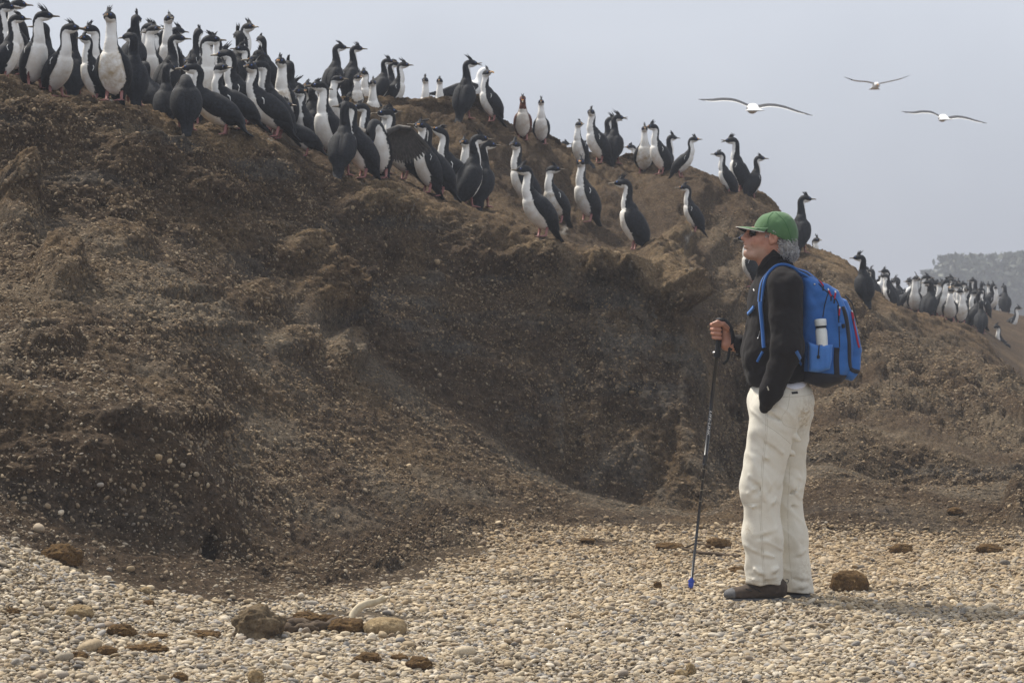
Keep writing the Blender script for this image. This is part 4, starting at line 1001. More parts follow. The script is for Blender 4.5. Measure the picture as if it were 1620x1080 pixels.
m_pole = simple_mat('black_alloy', (0.010, 0.011, 0.014), (0.016, 0.017, 0.022), 60, 0.35, 0.0, spec=0.5)
m_tip = simple_mat('blue_rubber', (0.03, 0.07, 0.42), (0.04, 0.09, 0.5), 60, 0.5, 0.1, 0.001)

man = empty('person', MROOT)
tag(man, 'man in green cap, black fleece and pale trousers looking up at the birds', 'person')

# ---- head, neck and gripping hand
vx = Vox(Q(1166, 450, -.11), Q(1268, 336, .11), 0.0027)
# height runs up, so lower photo rows are higher: swap bounds if needed
vx.u(vx.ell(Q(1228, 376), (.084, .072, .082)), .01)
vx.u(vx.ell(Q(1207, 390), (.064, .061, .072)), .03)
vx.u(vx.cone(Q(1217, 398), Q(1190, 407), .052, .030), .025)
vx.u(vx.ell(Q(1183.5, 407.5), (.020, .023, .019)), .018)
for s_ in (-1, 1):
    vx.u(vx.ell(Q(1199, 388, s_ * .036), (.032, .026, .036)), .02)
    vx.u(vx.cone(Q(1216, 397, s_ * .048), Q(1193, 409, s_ * .024), .019, .016), .022)
    vx.u(vx.cone(Q(1186, 369.5, s_ * .012), Q(1191, 369.5, s_ * .042), .011, .011), .014)
    vx.u(vx.ell(Q(1182.5, 386, s_ * .0125), (.0105, .0085, .0085)), .006)
    vx.u(vx.cone(Q(1186.5, 390, s_ * .021), Q(1188.5, 399, s_ * .029), .008, .008), .012)
vx.u(vx.ell(Q(1186, 393), (.026, .034, .034)), .016)
vx.u(vx.cone(Q(1187, 370), Q(1177.5, 382.5), .0095, .0120), .012)
vx.u(vx.ell(Q(1176.6, 383.6), (.0115, .0115, .0100)), .006)
vx.u(vx.ell(Q(1180.2, 392.2), (.0085, .021, .0062)), .006)
vx.u(vx.ell(Q(1180.8, 397.0), (.0088, .019, .0066)), .006)
vx.cut(-vx.ell(Q(1177.5, 394.7), (.010, .024, .0012)), .003)
vx.cut(-vx.ell(Q(1181.5, 401), (.008, .020, .0050)), .008)
for s_ in (-1, 1):
    vx.cut(-vx.cone(Q(1187.5, 388, s_ * .0345), Q(1189.5, 400, s_ * .042), .0016, .0016), .006)   # smile folds
    vx.cut(-vx.ell(Q(1188, 376, s_ * .030), (.016, .018, .011)), .012)
vx.u(vx.cone(Q(1226, 405), Q(1229, 440), .058, .060), .03)
vx.u(vx.cone(Q(1211, 410), Q(1217, 440), .034, .042), .035)
for s_ in (-1, 1):   # ears
    e = vx.ell(Q(1221.5, 382, s_ * .079), (.0205, .0115, .031)); vx.u(e, .004)
    vx.u(vx.cone(Q(1215.5, 386, s_ * .077), Q(1217.5, 391.5, s_ * .078), .008, .0085), .008)
    vx.cut(-vx.ell(Q(1219.5, 381.5, s_ * .0905), (.0125, .012, .021)), .003)
    vx.u(vx.cone(Q(1220.5, 376, s_ * .083), Q(1222.5, 385, s_ * .083), .0036, .0030), .003)
hv, hf = vx.nets(); hv = relax(hv, hf, 1)
head_tree = bvh(hv, hf)
vx = Vox(Q(1124, 566, .155), Q(1200, 506, .275), 0.0021)
vx.u(vx.cone(Q(1151.5, 520, .222), Q(1155.5, 551, .226), .025, .023, .85), .01)
vx.u(vx.cone(Q(1156, 551, .224), Q(1198, 556, .232), .027, .034), .02)
for k, (y, x0, r) in enumerate([(519.5, 1131.5, .0092), (526.5, 1132.0, .0097), (533.2, 1133.0, .0093), (539.8, 1134.5, .0083)]):
    ch = [Q(1146, y - 1.5, .241), Q(x0 + 3.5, y - .6, .239), Q(x0, y, .222), Q(x0 + 3.2, y + .4, .197), Q(x0 + 12.5 - k * .6, y + 1.2, .1905)]
    for a, b_ in zip(ch[:-1], ch[1:]): vx.u(vx.cone(a, b_, r * 1.05, r), .0022)
for a, b_, ra, rb in [(Q(1157, 526, .208), Q(1149, 518.5, .193), .0145, .0125), (Q(1149, 518.5, .193), Q(1140, 516, .189), .0120, .0108), (Q(1140, 516, .189), Q(1133.5, 518, .194), .0108, .0088)]: vx.u(vx.cone(a, b_, ra, rb), .004)
wv, wf_ = vx.nets(); wv = relax(wv, wf_, 1)
core = Vox((-.16, -.2, .85), (.14, .30, 1.52), 0.012)
core.u(core.cone(Q(1231, 466), Q(1228, 590), .062, .085, 1.35), .03); core.u(core.cone(Q(1237, 470, .14), Q(1217, 566, .238), .036, .033), .03); core.u(core.cone(Q(1217, 566, .24), Q(1180, 554, .23), .035, .03), .03)
cv, cf = core.nets()
bv = np.concatenate([hv, wv, cv]); bf = np.concatenate([hf, wf_ + len(hv), cf + len(hv) + len(wv)])
me = new_mesh('body', bv, bf)
zc = bv[:, 2]; q_ = (bv[:, 0] / MS + 1230); r_ = 950 - zc / MS
beard = smoothstep(386, 398, r_ - 0.28 * (q_ - 1180)) * (1 - smoothstep(1204, 1216, q_)) * (1 - smoothstep(411, 420, r_)) * (r_ < 430) * 0.5
fattr(me, 'beard', beard)
link('body', me, m_skin, man)

# ---- hair
vx = Vox(Q(1204, 424, -.11), Q(1272, 355, .11), 0.0034)
vx.u(vx.ell(Q(1239, 391), (.053, .077, .058)), .01); vx.u(vx.ell(Q(1244, 402), (.040, .064, .038)), .02)
pp = vx.P(); vx.f += (0.008 * fbm(pp * 60, 3, 5)).astype(np.float32)
vx.cut(-(vx.ell(Q(1219, 385, 0), (.030, .2, .046))), .01)
hob, V_, F_ = vox_obj('hair', vx, m_hair, man)
hr = MB(); rr = random.Random(3)
def curl(p, nv, ll, r=.0014):
    a = np.array([rr.gauss(0, 1) for _ in range(3)]); a = a - nv * (a @ nv); a /= np.linalg.norm(a); dn = np.array([.25, 0, -.8])
    pts = [p - nv * .004, p + nv * ll * .25 + a * ll * .3 + dn * ll * .1, p + nv * ll * .35 + a * ll * .15 + dn * ll * .5, p + nv * ll * .12 - a * ll * .25 + dn * ll * .8]
    hr.tube(catmull(pts, 6), [r, r, r * .9, r * .8, r * .6, r * .25], 4, cap=False)
tr = bvh(V_, F_)
for k in range(900):
    v = V_[rr.randrange(len(V_))]; h = tr.find_nearest(Vector(v)); nv = np.array(h[1])
    if nv @ (v - Q(1238, 394)) < 0: nv = -nv
    curl(v, nv, rr.uniform(.020, .040))
for k in range(70):   # sideburn
    p = Q(1211 + rr.uniform(-3, 4), 374 + rr.uniform(-7, 8)); h = head_tree.ray_cast(Vector((p[0], -1, p[2])), Vector((0, 1, 0)))
    if h[0]: curl(np.array(h[0]), np.array([0.1, -.5, -.2]), rr.uniform(.008, .014), .0011)
for k in range(60):   # tufts under the cap band at the temple
    t_ = rr.random(); p = Q(1212 + 22 * t_, 366 + 10 * t_ + rr.uniform(-1, 4)); h = head_tree.ray_cast(Vector((p[0], -1, p[2])), Vector((0, 1, 0)))
    if h[0]: curl(np.array(h[0]), np.array([0.3, -.5, -.1]), rr.uniform(.010, .018), .0012)
link('curl', hr.mesh('curl'), m_hair, hob)

# ---- cap
cap = empty('cap'); cap.parent = man
vx = Vox(Q(1180, 402, -.11), Q(1268, 334, .11), 0.003)
vx.u(vx.ell(Q(1225.5, 377), (.099, .088, .102)), .01)
vx.u(vx.ell(Q(1238, 377), (.062, .078, .086)), .03)
pp = vx.P(); vx.f += (0.0035 * fbm(pp * np.array([26, 26, 14]), 3, 8)).astype(np.float32)
vx.cut(vx.above((1186, 363), (1262, 398)), .004)
vx.cut(-vx.ell(Q(1226, 380), (.090, .080, .094)), .003)
cob, V_, F_ = vox_obj('crown', vx, m_cap, cap); ctree = bvh(V_, F_)
bm_ = MB(); rows = []
for i, a in enumerate(np.linspace(-1, 1, 31)):
    base = Q(1225, 366) + np.array([-.094 * math.sqrt(max(0, 1 - (a * .93) ** 2)), .083 * a, 0]); base[2] += -.004 + .05 * (base[0] - Q(1200, 0)[0])
    ll = .074 * math.sqrt(max(0.0, 1 - (a * .985) ** 2)) + .004
    droop = (.016 if a < 0 else .042) * a * a
    row = []
    for t in np.linspace(0, 1, 10):
        row.append(base + np.array([-ll * t, 0, .0215 * t * (ll / .096) - .012 * t * t - droop * (0.35 + .65 * t)]))
    rows.append(row)
rows = np.array(rows); up_ = rows + np.array([0, 0, .0026])
bm_.grid(up_); link('brim', bm_.mesh('brim'), m_cap, cap)
bu = MB(); bu.grid(rows[:, ::-1]); link('brim_underside', bu.mesh('brim_underside'), m_dark, cap)
be = MB(); be.tube(np.concatenate([rows[:, -1]]) + np.array([0, 0, .0013]), .0024, 6); link('brim_piping', be.mesh('brim_piping'), simple_mat('pale_piping', (.45, .42, .40), None, 50, .7, 0), cap)
bb = MB()
for pts in ([(1222, 343), (1214, 352), (1211, 365)], [(1226, 343), (1240, 360), (1250, 388)]):
    L_, N_ = drape(ctree, pts, 20, .0004); bb.tube(L_, .0011, 5)
link('seam', bb.mesh('seam'), simple_mat('dark_green_stitch', (.03, .13, .035), None, 50, .9, 0), cap)
bb = MB(); bb.tube([Q(1224, 342.5), Q(1224, 340.2)], [.008, .005], 10); link('button', bb.mesh('button'), m_cap, cap)
bb = MB(); L_ = catmull([Q(1257, 390, -.03), Q(1260, 392, 0), Q(1257, 390, .03)], 10); bb.tube(L_, .004, 6); link('back_strap', bb.mesh('back_strap'), m_dark, cap)

# ---- sunglasses
sg_ = empty('sunglasses'); sg_.parent = man
for s_ in (-1, 1):
    G = np.zeros((9, 11, 3))
    for i, v in enumerate(np.linspace(-1, 1, 9)):
        for j, w in enumerate(np.linspace(0, 1, 11)):
            ly = s_ * (.010 + .052 * w); zz = v * .0185 * (1 - .25 * w ** 3)
            G[i, j] = Q(1184.6, 374.4, 0) + np.array([.004 * abs(v) ** 2 + .022 * w ** 2.4, ly, zz])
    q = MB(); q.grid(G); q.grid(G[:, ::-1] + np.array([.0018, 0, 0])); link('lens', q.mesh('lens'), m_lens, sg_)
    q = MB(); q.tube(catmull([Q(1192, 370, s_ * .062), Q(1196, 369.5, s_ * .071), Q(1206, 371, s_ * .0765), Q(1222, 375.5, s_ * .079)], 12), .0034, 6, flat=(.5, 1.2)); link('temple', q.mesh('temple'), m_lens, sg_)
q = MB(); q.tube([Q(1184.5, 370, -.010), Q(1183.5, 370, 0), Q(1184.5, 370, .010)], .0022, 6); link('bridge', q.mesh('bridge'), m_lens, sg_)

# ---- fleece jacket
vx = Vox((-.215, -.33, .80), (.16, .33, 1.57), 0.0055)
vx.u(vx.ell(Q(1229, 490), (.136, .190, .175)), .03); vx.u(vx.ell(Q(1223, 560), (.150, .185, .165)), .06); vx.u(vx.ell(Q(1231, 606), (.146, .178, .10)), .06)
vx.u(vx.cone(Q(1236, 456, -.13), Q(1236, 456, .13), .080, .080), .05)
vx.cut(vx.above((1178, 622), (1290, 606)), .012)
vx.u(vx.cone(Q(1228, 448), Q(1224, 428), .094, .080), .03); vx.u(vx.cone(Q(1224, 432), Q(1222, 404), .078, .078, 1.0), .012)
vx.cut(vx.above((1190, 434), (1222, 401.5), False), .008); vx.cut(vx.above((1222, 401.5), (1254, 414), False), .008)
arm = Vox((-.215, -.33, .80), (.16, .33, 1.57), 0.0055)
for a, b_, ra, rb in [(Q(1237, 463, -.165), Q(1238, 556, -.222), .083, .074), (Q(1238, 556, -.222), Q(1214, 624, -.205), .074, .054), (Q(1214, 624, -.205), Q(1206, 650, -.165), .050, .030),
                      (Q(1237, 463, .165), Q(1217, 566, .238), .080, .066), (Q(1217, 566, .238), Q(1174, 553, .228), .062, .050), (Q(1174, 553, .228), Q(1165, 552, .226), .045, .040)]:
    arm.u(arm.cone(a, b_, ra, rb), .03)
arm.cut(-arm.cone(Q(1185, 554, .228), Q(1150, 551, .226), .033, .033), .004)
vx.u(arm.f, .022)
pp = vx.P()
fold = ridged(pp * np.array([7.5, 7.5, 5.0]) + 0.8 * noise3(pp * 5, 4)[..., None], 2, 77)
vx.f += (0.010 * fold + 0.006 * fbm(pp * 14, 3, 21) + 0.0025 * fbm(pp * 40, 2, 22)).astype(np.float32)
jk, V_, F_ = vox_obj('fleece_jacket', vx, m_fleece, man, 1); jtree = bvh(V_, F_)
bb = MB()
for pts in ([(1199, 437), (1210, 422), (1222, 412), (1248, 420)],):
    L_, N_ = drape(jtree, pts, 24, .0006); bb.tube(L_, .0016, 5)
link('collar_seam', bb.mesh('collar_seam'), m_dark, jk)
bb = MB(); L_, N_ = drape(jtree, [(1190, 464), (1191, 467)], 6, .001); band_mesh(bb, L_, N_, .003, .0008); link('chest_logo', bb.mesh('chest_logo'), m_print, jk)
bb = MB(); L_, N_ = drape(jtree, [(1206, 616), (1208, 622)], 6, .001); band_mesh(bb, L_, N_, .003, .0006); link('cuff_mark', bb.mesh('cuff_mark'), m_stitch, jk)
bb = MB(); L_, N_ = drape(jtree, [(1198, 530), (1197, 536), (1195, 542)], 8, .002); bb.tube(L_, [.0022, .0014, .0012, .0012, .0012, .0012, .0018, .002], 6); link('zip_pull', bb.mesh('zip_pull'), m_metal, jk)

# ---- shirt tail
vx = Vox((-.16, -.20, .90), (.20, .20, 1.02), 0.005)
vx.u(vx.ell(Q(1236, 640), (.157, .173, .135)), .01); vx.cut(vx.above((1180, 606), (1300, 602), False), .004); vx.cut(vx.ell(Q(1253, 594), (.085, .4, .085)), .004)
pp = vx.P(); vx.f += (0.003 * fbm(pp * 22, 3, 33)).astype(np.float32)
link_ = vox_obj('shirt', vx, m_shirt, man)

# ---- trousers
vx = Vox((-.24, -.23, .0), (.22, .23, 1.0), 0.006)
vx.u(vx.ell(Q(1236, 642), (.155, .168, .135)), .03)
near = Vox((-.24, -.23, .0), (.22, .23, 1.0), 0.006); far = Vox((-.24, -.23, .0), (.22, .23, 1.0), 0.006)
for a, b_, ra, rb in [(Q(1221, 662, -.082), Q(1200, 772, -.095), .110, .090), (Q(1200, 772, -.095), Q(1204, 850, -.10), .090, .083), (Q(1204, 850, -.10), Q(1207.5, 940, -.10), .083, .084)]: near.u(near.cone(a, b_, ra, rb), .04)
for a, b_, ra, rb in [(Q(1252, 662, .080), Q(1244, 772, .09), .106, .080), (Q(1244, 772, .09), Q(1253, 855, .092), .080, .075), (Q(1253, 855, .092), Q(1262, 952, .095), .075, .076)]: far.u(far.cone(a, b_, ra, rb), .04)
near.cut(near.above((1170, 925), (1245, 932)), .006); far.cut(far.above((1225, 944), (1295, 948)), .006)
vx.u(near.f, .045); vx.u(far.f, .012)
# creases: bunched cloth at the knee, behind it and above the shoe
for (xa, ya, xb, yb, ly, r) in [(1170,752,1214,776,-.170,.012),(1168,786,1206,768,-.172,.011),(1170,806,1200,800,-.178,.010),(1226,762,1200,790,-.176,.010),(1232,786,1206,806,-.174,.009),(1180,848,1228,838,-.180,.009),(1182,872,1232,884,-.180,.010),
      (1180,900,1214,910,-.178,.011),(1236,896,1204,910,-.176,.011),(1178,918,1236,912,-.172,.012),(1190,690,1240,722,-.176,.011),(1186,712,1226,742,-.176,.010),(1240,690,1268,702,-.10,.012),(1236,712,1262,728,-.08,.012),(1196,648,1232,662,-.172,.010),
      (1244,780,1268,770,.03,.011),(1246,800,1270,806,.03,.010),(1246,850,1276,862,.03,.010),(1250,884,1282,876,.03,.011),(1250,915,1284,922,.03,.012),(1250,935,1286,932,.03,.010),(1252,660,1284,652,-.12,.010)]:
    xa, xb = xa + (5 if xa < xb else -5), xb + (-4 if xa < xb else 4)
    A_, B_, M_ = Q(xa, ya, ly + .008), Q(xb, yb, ly + .008), Q((xa + xb) / 2, (ya + yb) / 2 + 1.5, ly)
    for e_ in (A_, B_): vx.u(vx.cone(M_, e_, r * .95, r * .1), .016)
    dn_ = np.array([0, -.012, -.019])
    for e_ in (A_, B_): vx.cut(-vx.cone(M_ + dn_, e_ + dn_, r * .5, r * .1), .012)
vx.cut(vx.above((1170, 607), (1300, 607), False), .006)
pp = vx.P(); rowp = 950 - vx.Z / MS
fd = ridged(pp * np.array([5.0, 5.0, 7.5]) + np.stack([pp[..., 2] * 2.6, 0 * pp[..., 0], pp[..., 0] * 3.0], -1) + 0.7 * noise3(pp * 6, 14)[..., None], 3, 97)
amp = .003 + .005 * np.exp(-((rowp - 775) / 45) ** 2) + .006 * smoothstep(850, 925, rowp) + .003 * np.exp(-((rowp - 690) / 40) ** 2)
vx.f += (amp * (fd - .2) + 0.002 * fbm(pp * np.array([9, 9, 5]), 3, 41) - 0.0065 * np.exp(-(noise3(pp * np.array([6.0, 6.0, 3.2]) + pp[..., 2:] * np.array([2.2, 0, 0]), 44) / .16) ** 2) - 0.0045 * np.exp(-(noise3(pp * np.array([7.0, 7.0, 11.0]) + pp[..., :1] * np.array([0, 0, 6.0]), 45) / .14) ** 2) + .004).astype(np.float32)
tro, V_, F_ = vox_obj('trousers', vx, m_trouser, man, 1); ttree = bvh(V_, F_)
qx, qy = V_[:, 0] / MS + 1230, 950 - V_[:, 2] / MS
st = 0.75 * np.exp(-((qx - 1272) / 14) ** 2 - ((qy - 664) / 22) ** 2) + 0.5 * np.exp(-((qx - 1180) / 6) ** 2 - ((qy - 842) / 8) ** 2) + 0.25 * np.exp(-((qx - 1278) / 12) ** 2 - ((qy - 905) / 14) ** 2) + 0.12 * smoothstep(880, 940, qy) + .03
fattr(tro.data, 'stain', st)
bb = MB()
for pts in ([(1206, 654), (1205, 690), (1200, 735), (1197, 790), (1198, 850), (1203, 926)], [(1208.5, 654), (1207.5, 690), (1202.5, 735), (1199.5, 790), (1200.5, 850), (1205.5, 926)], [(1244, 628), (1240, 650), (1231, 664), (1236, 677), (1262, 682), (1280, 670)], [(1200, 672), (1226, 690), (1246, 706)], [(1230, 633), (1262, 632), (1288, 628)], [(1178, 916), (1206, 922), (1238, 918)], [(1190, 624), (1198, 640), (1206, 658)],
            [(1250, 745), (1247, 800), (1248, 860), (1254, 935)], [(1167, 800), (1185, 797), (1196, 796)]):
    L_, N_ = drape(ttree, pts, 40, -.0002); bb.tube(L_, .0010, 5)
link('seam', bb.mesh('seam'), m_stitch, tro)
bb = MB(); L_, N_ = drape(ttree, [(1247, 627), (1257, 626)], 6, .001); band_mesh(bb, L_, N_, .0055, .001); link('belt_label', bb.mesh('belt_label'), m_dark, tro)
bb = MB(); L_ = catmull([Q(1239, 918, -.12), Q(1244, 920, -.11), Q(1242, 925, -.10), Q(1238, 922, -.11)], 10); bb.tube(L_, .0016, 5); link('hem_cord', bb.mesh('hem_cord'), m_dark, tro)

# ---- shoes
def shoe(dx, ly):
    s_ = empty('shoe'); s_.parent = man
    vx = Vox(Q(1134 + dx, 957, ly - .075), Q(1254 + dx, 905, ly + .075), 0.0035)
    vx.u(vx.cone(Q(1227 + dx, 934, ly), Q(1184 + dx, 939, ly), .044, .037, .95), .01); vx.u(vx.ell(Q(1165 + dx, 942.5, ly), (.060, .046, .033)), .03)
    vx.u(vx.cone(Q(1218 + dx, 935, ly), Q(1217 + dx, 915, ly), .043, .044, .9), .03)
    vx.cut(vx.above((1100, 947.5), (1400, 947.5)), .004); pp = vx.P(); vx.f += (.0022 * fbm(pp * 50, 2, 3)).astype(np.float32)
    ob, V_, F_ = vox_obj('upper', vx, m_shoe, s_); tr = bvh(V_, F_)
    vx = Vox(Q(1134 + dx, 958, ly - .075), Q(1254 + dx, 940, ly + .075), 0.003)
    vx.u(vx.cone(Q(1227 + dx, 951, ly), Q(1161 + dx, 951, ly), .043, .046, 1.0), .01); vx.f += (.002 * fbm(vx.P() * 90, 2, 9)).astype(np.float32); vx.cut(vx.above((1100, 954), (1400, 954)), .004); vx.cut(vx.above((1100, 949), (1400, 948), False), .004)
    vox_obj('sole', vx, m_sole, s_)
    vx = Vox(Q(1138 + dx, 952, ly - .075), Q(1180 + dx, 925, ly + .075), 0.003)
    vx.u(vx.ell(Q(1164 + dx, 943, ly), (.063, .0485, .0335)), .01); vx.cut(vx.above((1100, 948), (1400, 948)), .003); pass
    vx2 = vx
    vx2.cut((vx2.X - Q(1160 + dx, 0)[0]), .003)
    vox_obj('toe_cap', vx2, m_sole, s_)
    bb = MB(); L_, N_ = drape(tr, [(1184 + dx, 930), (1190 + dx, 933), (1200 + dx, 938)], 8, .001); bb.tube(L_, .0022, 5); L_, N_ = drape(tr, [(1176 + dx, 933), (1186 + dx, 937)], 8, .001); bb.tube(L_, .0022, 5)
    link('lace', bb.mesh('lace'), m_dark, s_)
shoe(0, -.10); shoe(44, .095)

# ================================================================== backpack, bottle, pole
pack = empty('backpack', MROOT + Q(1310, 618)); tag(pack, 'blue and black daypack worn on the back of the man', 'backpack')
off = Q(1310, 618)
def pk(name, V_, F_, mat): return link(name, new_mesh(name, V_ - off, F_), mat, pack)
def pmb(name, q, mat, parent=None):
    q.v = [tuple(np.array(v) - off) for v in q.v]; return link(name, q.mesh(name), mat, parent or pack)
lo, hi = Q(1252, 632, -.22), Q(1374, 424, .22)
vx = Vox(lo, hi, 0.0055)
vx.u(vx.poly([(1264, 446), (1276, 441), (1300, 454), (1322, 466), (1340, 500), (1348, 556), (1345, 592), (1328, 612), (1298, 618), (1266, 610), (1264, 540)], .155, .055), .005)
pp = vx.P(); vx.f += (0.010 * fbm(pp * np.array([14, 14, 7]), 3, 51) + .009 * ridged(pp * np.array([9, 9, 6]), 2, 52)).astype(np.float32)
for (xa, ya, xb, yb, r) in [(1272,462,1296,498,.012),(1276,500,1312,486,.010),(1284,478,1306,474,.010),(1276,530,1292,500,.009),(1308,500,1316,540,.010),(1296,455,1314,478,.010),(1330,505,1336,540,.008)]:
    vx.cut(-vx.cone(Q(xa, ya, -.160), Q(xb, yb, -.160), r, r * .3), .02)
bag_f = vx.f.copy()
low = vx.above((1262, 592), (1345, 600), False)           # the black base panel below this line
vb = Vox(lo, hi, 0.0055); vb.f = bag_f - .0025; vb.cut(low, .003)
vt = Vox(lo, hi, 0.0055); vt.f = bag_f; vt.cut(-low - .004, .003)
V1, F1 = vt.nets(); V1 = relax(V1, F1, 1); pk('main_bag', V1, F1, m_blue)
V2, F2 = vb.nets(); V2 = relax(V2, F2, 1); pk('base_panel', V2, F2, m_bpanel)
vx = Vox(lo, hi, 0.005)
vx.u(vx.poly([(1322, 474), (1337, 480), (1350, 512), (1361, 560), (1358, 594), (1344, 609), (1326, 600), (1320, 560), (1318, 510)], .125, .035), .005)
pp = vx.P(); vx.f += (0.008 * fbm(pp * np.array([15, 15, 8]), 3, 61) + .006 * ridged(pp * np.array([10, 10, 7]), 2, 62)).astype(np.float32)
V3, F3 = vx.nets(); V3 = relax(V3, F3, 1); pk('front_pocket', V3, F3, m_blue)
vx = Vox(lo, hi, 0.0045)
vx.u(vx.poly([(1271, 546), (1290, 551), (1313, 549), (1311, 570), (1307, 590), (1292, 596), (1272, 594)], .035, .022, -.158), .005)
pp = vx.P(); vx.f += (0.007 * ridged(pp * np.array([22, 10, 5]), 2, 71)).astype(np.float32)
V4, F4 = vx.nets(); V4 = relax(V4, F4, 1); pk('side_pocket', V4, F4, m_bluel)
allV = np.concatenate([V1, V2, V3, V4]); allF = np.concatenate([F1, F2 + len(V1), F3 + len(V1) + len(V2), F4 + len(V1) + len(V2) + len(V3)])
ptree = bvh(allV, allF)
def strip(name, pts, w, t, mat, n=22, tree=None, off_=.0008):
    L_, N_ = drape(tree or ptree, pts, n, off_); q = MB(); band_mesh(q, L_, N_, w, t); return pmb(name, q, mat)
strip('black_stripe', [(1327, 492), (1333, 512), (1337, 545), (1338, 575), (1342, 590), (1354, 594)], .0095, .0025, m_bpanel, 30)
strip('black_stripe', [(1318, 556), (1317, 575), (1318, 598)], .0125, .002, m_bpanel)
strip('zip', [(1342, 500), (1346, 520), (1351, 545), (1354, 556)], .0048, .003, m_red)
strip('zip', [(1319, 490), (1321, 520), (1322, 555)], .0022, .002, m_dark)
strip('zip', [(1306, 466), (1300, 485), (1296, 508)], .0020, .002, m_dark)
strip('zip', [(1290, 456), (1299, 466), (1316, 480), (1322, 496)], .0022, .002, m_dark)
for pts in ([(1291, 450), (1297, 460)], [(1305, 466), (1309, 476)], [(1316, 470), (1314, 480)], [(1322, 494), (1321, 506)], [(1343, 500), (1345, 510)]):
    z = strip('zip_pull', pts, .0035, .004, m_red, 6); 
    strip('zip_cord', [pts[1], (pts[1][0] - .5, pts[1][1] + 7)], .003, .003, m_dark, 6)
    strip('zip_slider', [(pts[0][0] - .5, pts[0][1] - 2), (pts[0][0], pts[0][1] + 1)], .0035, .004, m_metal, 5)
strip('pocket_hem', [(1272, 547), (1290, 552), (1312, 550)], .004, .002, m_blue)
strip('pocket_cord', [(1290, 548), (1288, 560), (1287, 570)], .0022, .003, m_dark)
strip('cord_lock', [(1287, 568), (1287, 573)], .0055, .008, m_dark, 6)
strip('lash_buckle', [(1322, 517), (1322, 522)], .007, .006, m_bluel, 6)
strip('lash_buckle', [(1327, 519), (1328, 525)], .007, .006, m_dark, 6)
q = MB(); L_ = catmull([Q(1336, 474, -.02), Q(1347, 487, -.025), Q(1352, 506, -.02), Q(1356, 520, -.02)], 14); band_mesh(q, L_, np.tile([.75, -.3, .55], (14, 1)), .008, .003); pmb('webbing', q, m_dark)
# shoulder straps follow the jacket
def shoulder(sy, name):
    way = [(1288, 457), (1272, 443), (1256, 433), (1240, 427), (1224, 428), (1210, 437), (1202, 452), (1198, 472), (1198, 500), (1200, 530), (1203, 556)]
    pts, nor = [], []
    for k, p in enumerate(catmull(np.array([Q(x, y, sy * (.105 + .007 * i)) for i, (x, y) in enumerate(way)]), 40)):
        f = k / 39
        if f < .14: pts.append(p + np.array([0, 0, .003])); nor.append(np.array([.1, sy * .55, .8])); continue
        h = jtree.find_nearest(Vector(p)); nv = np.array(h[1]); nv = nv if nv @ (p - Q(1228, 500)) > 0 else -nv
        pts.append(np.array(h[0]) + nv * .004); nor.append(nv)
    pts, nor = np.array(pts), np.array(nor)
    for _ in range(3): pts[1:-1] = (pts[:-2] + 2 * pts[1:-1] + pts[2:]) / 4; nor[1:-1] = (nor[:-2] + 2 * nor[1:-1] + nor[2:]) / 4
    nor /= np.linalg.norm(nor, axis=1)[:, None]
    q = MB(); wd_ = np.interp(np.linspace(0, 1, 40), [0, .62, .78, 1], [.019, .018, .009, .008]); band_mesh(q, pts, nor, wd_, .010); st_ = pmb(name, q, m_blue)
    q = MB(); band_mesh(q, pts[:30] + nor[:30] * .0102, nor[:30], .005, .0014); pmb('strap_webbing', q, m_dark, st_)
    T = np.gradient(pts, axis=0); S_ = np.cross(T, nor); S_ /= np.linalg.norm(S_, axis=1)[:, None]
    for e in (-1, 1):
        q = MB(); q.tube((pts + S_ * (wd_ - .0015)[:, None] * e + nor * .009)[:30], .0022, 6); pmb('strap_edging', q, m_bluel, st_)
shoulder(-1, 'shoulder_strap'); shoulder(1, 'shoulder_strap')
def jstrip(name, pts, w, t, mat, n=10, o_=.002): return strip(name, pts, w, t, mat, n, jtree, o_)
jstrip('chest_buckle', [(1184, 503), (1191, 492)], .008, .006, m_bluel)
jstrip('hip_strap', [(1249, 561), (1256, 572), (1263, 583)], .008, .003, m_blue)
jstrip('hip_strap', [(1202, 562), (1198, 570), (1194, 578)], .006, .003, m_blue)
jstrip('adjuster_strap', [(1272, 498), (1268, 520), (1272, 545)], .006, .004, m_blue)

bot = empty('water_bottle', MROOT + Q(1297, 585, -.158)); tag(bot, 'translucent white water bottle in the side pocket of the blue backpack', 'bottle')
def lathe(prof, n=20):
    th = np.linspace(0, 2 * math.pi, n, endpoint=False); q = MB()
    q.grid(np.array([[(r * math.cos(a), r * math.sin(a), z) for a in th] for r, z in prof]), close_v=True); b0 = 0
    q.f.append(tuple(range(n))[::-1]); q.f.append(tuple((len(prof) - 1) * n + j for j in range(n))); return q
b_ = link('bottle_body', lathe([(.024, 0), (.026, .004), (.026, .158), (.0235, .165), (.021, .170)]).mesh('bottle_body'), m_white, bot)
link('neck_ring', lathe([(.0235, .1705), (.0245, .172), (.0245, .178), (.022, .180)]).mesh('neck_ring'), m_dark, bot)
link('cap', lathe([(.0250, .1805), (.0262, .183), (.0262, .205), (.024, .210), (.010, .2115)]).mesh('cap'), m_white, bot)
bot.rotation_euler = (0, R(-4), 0)

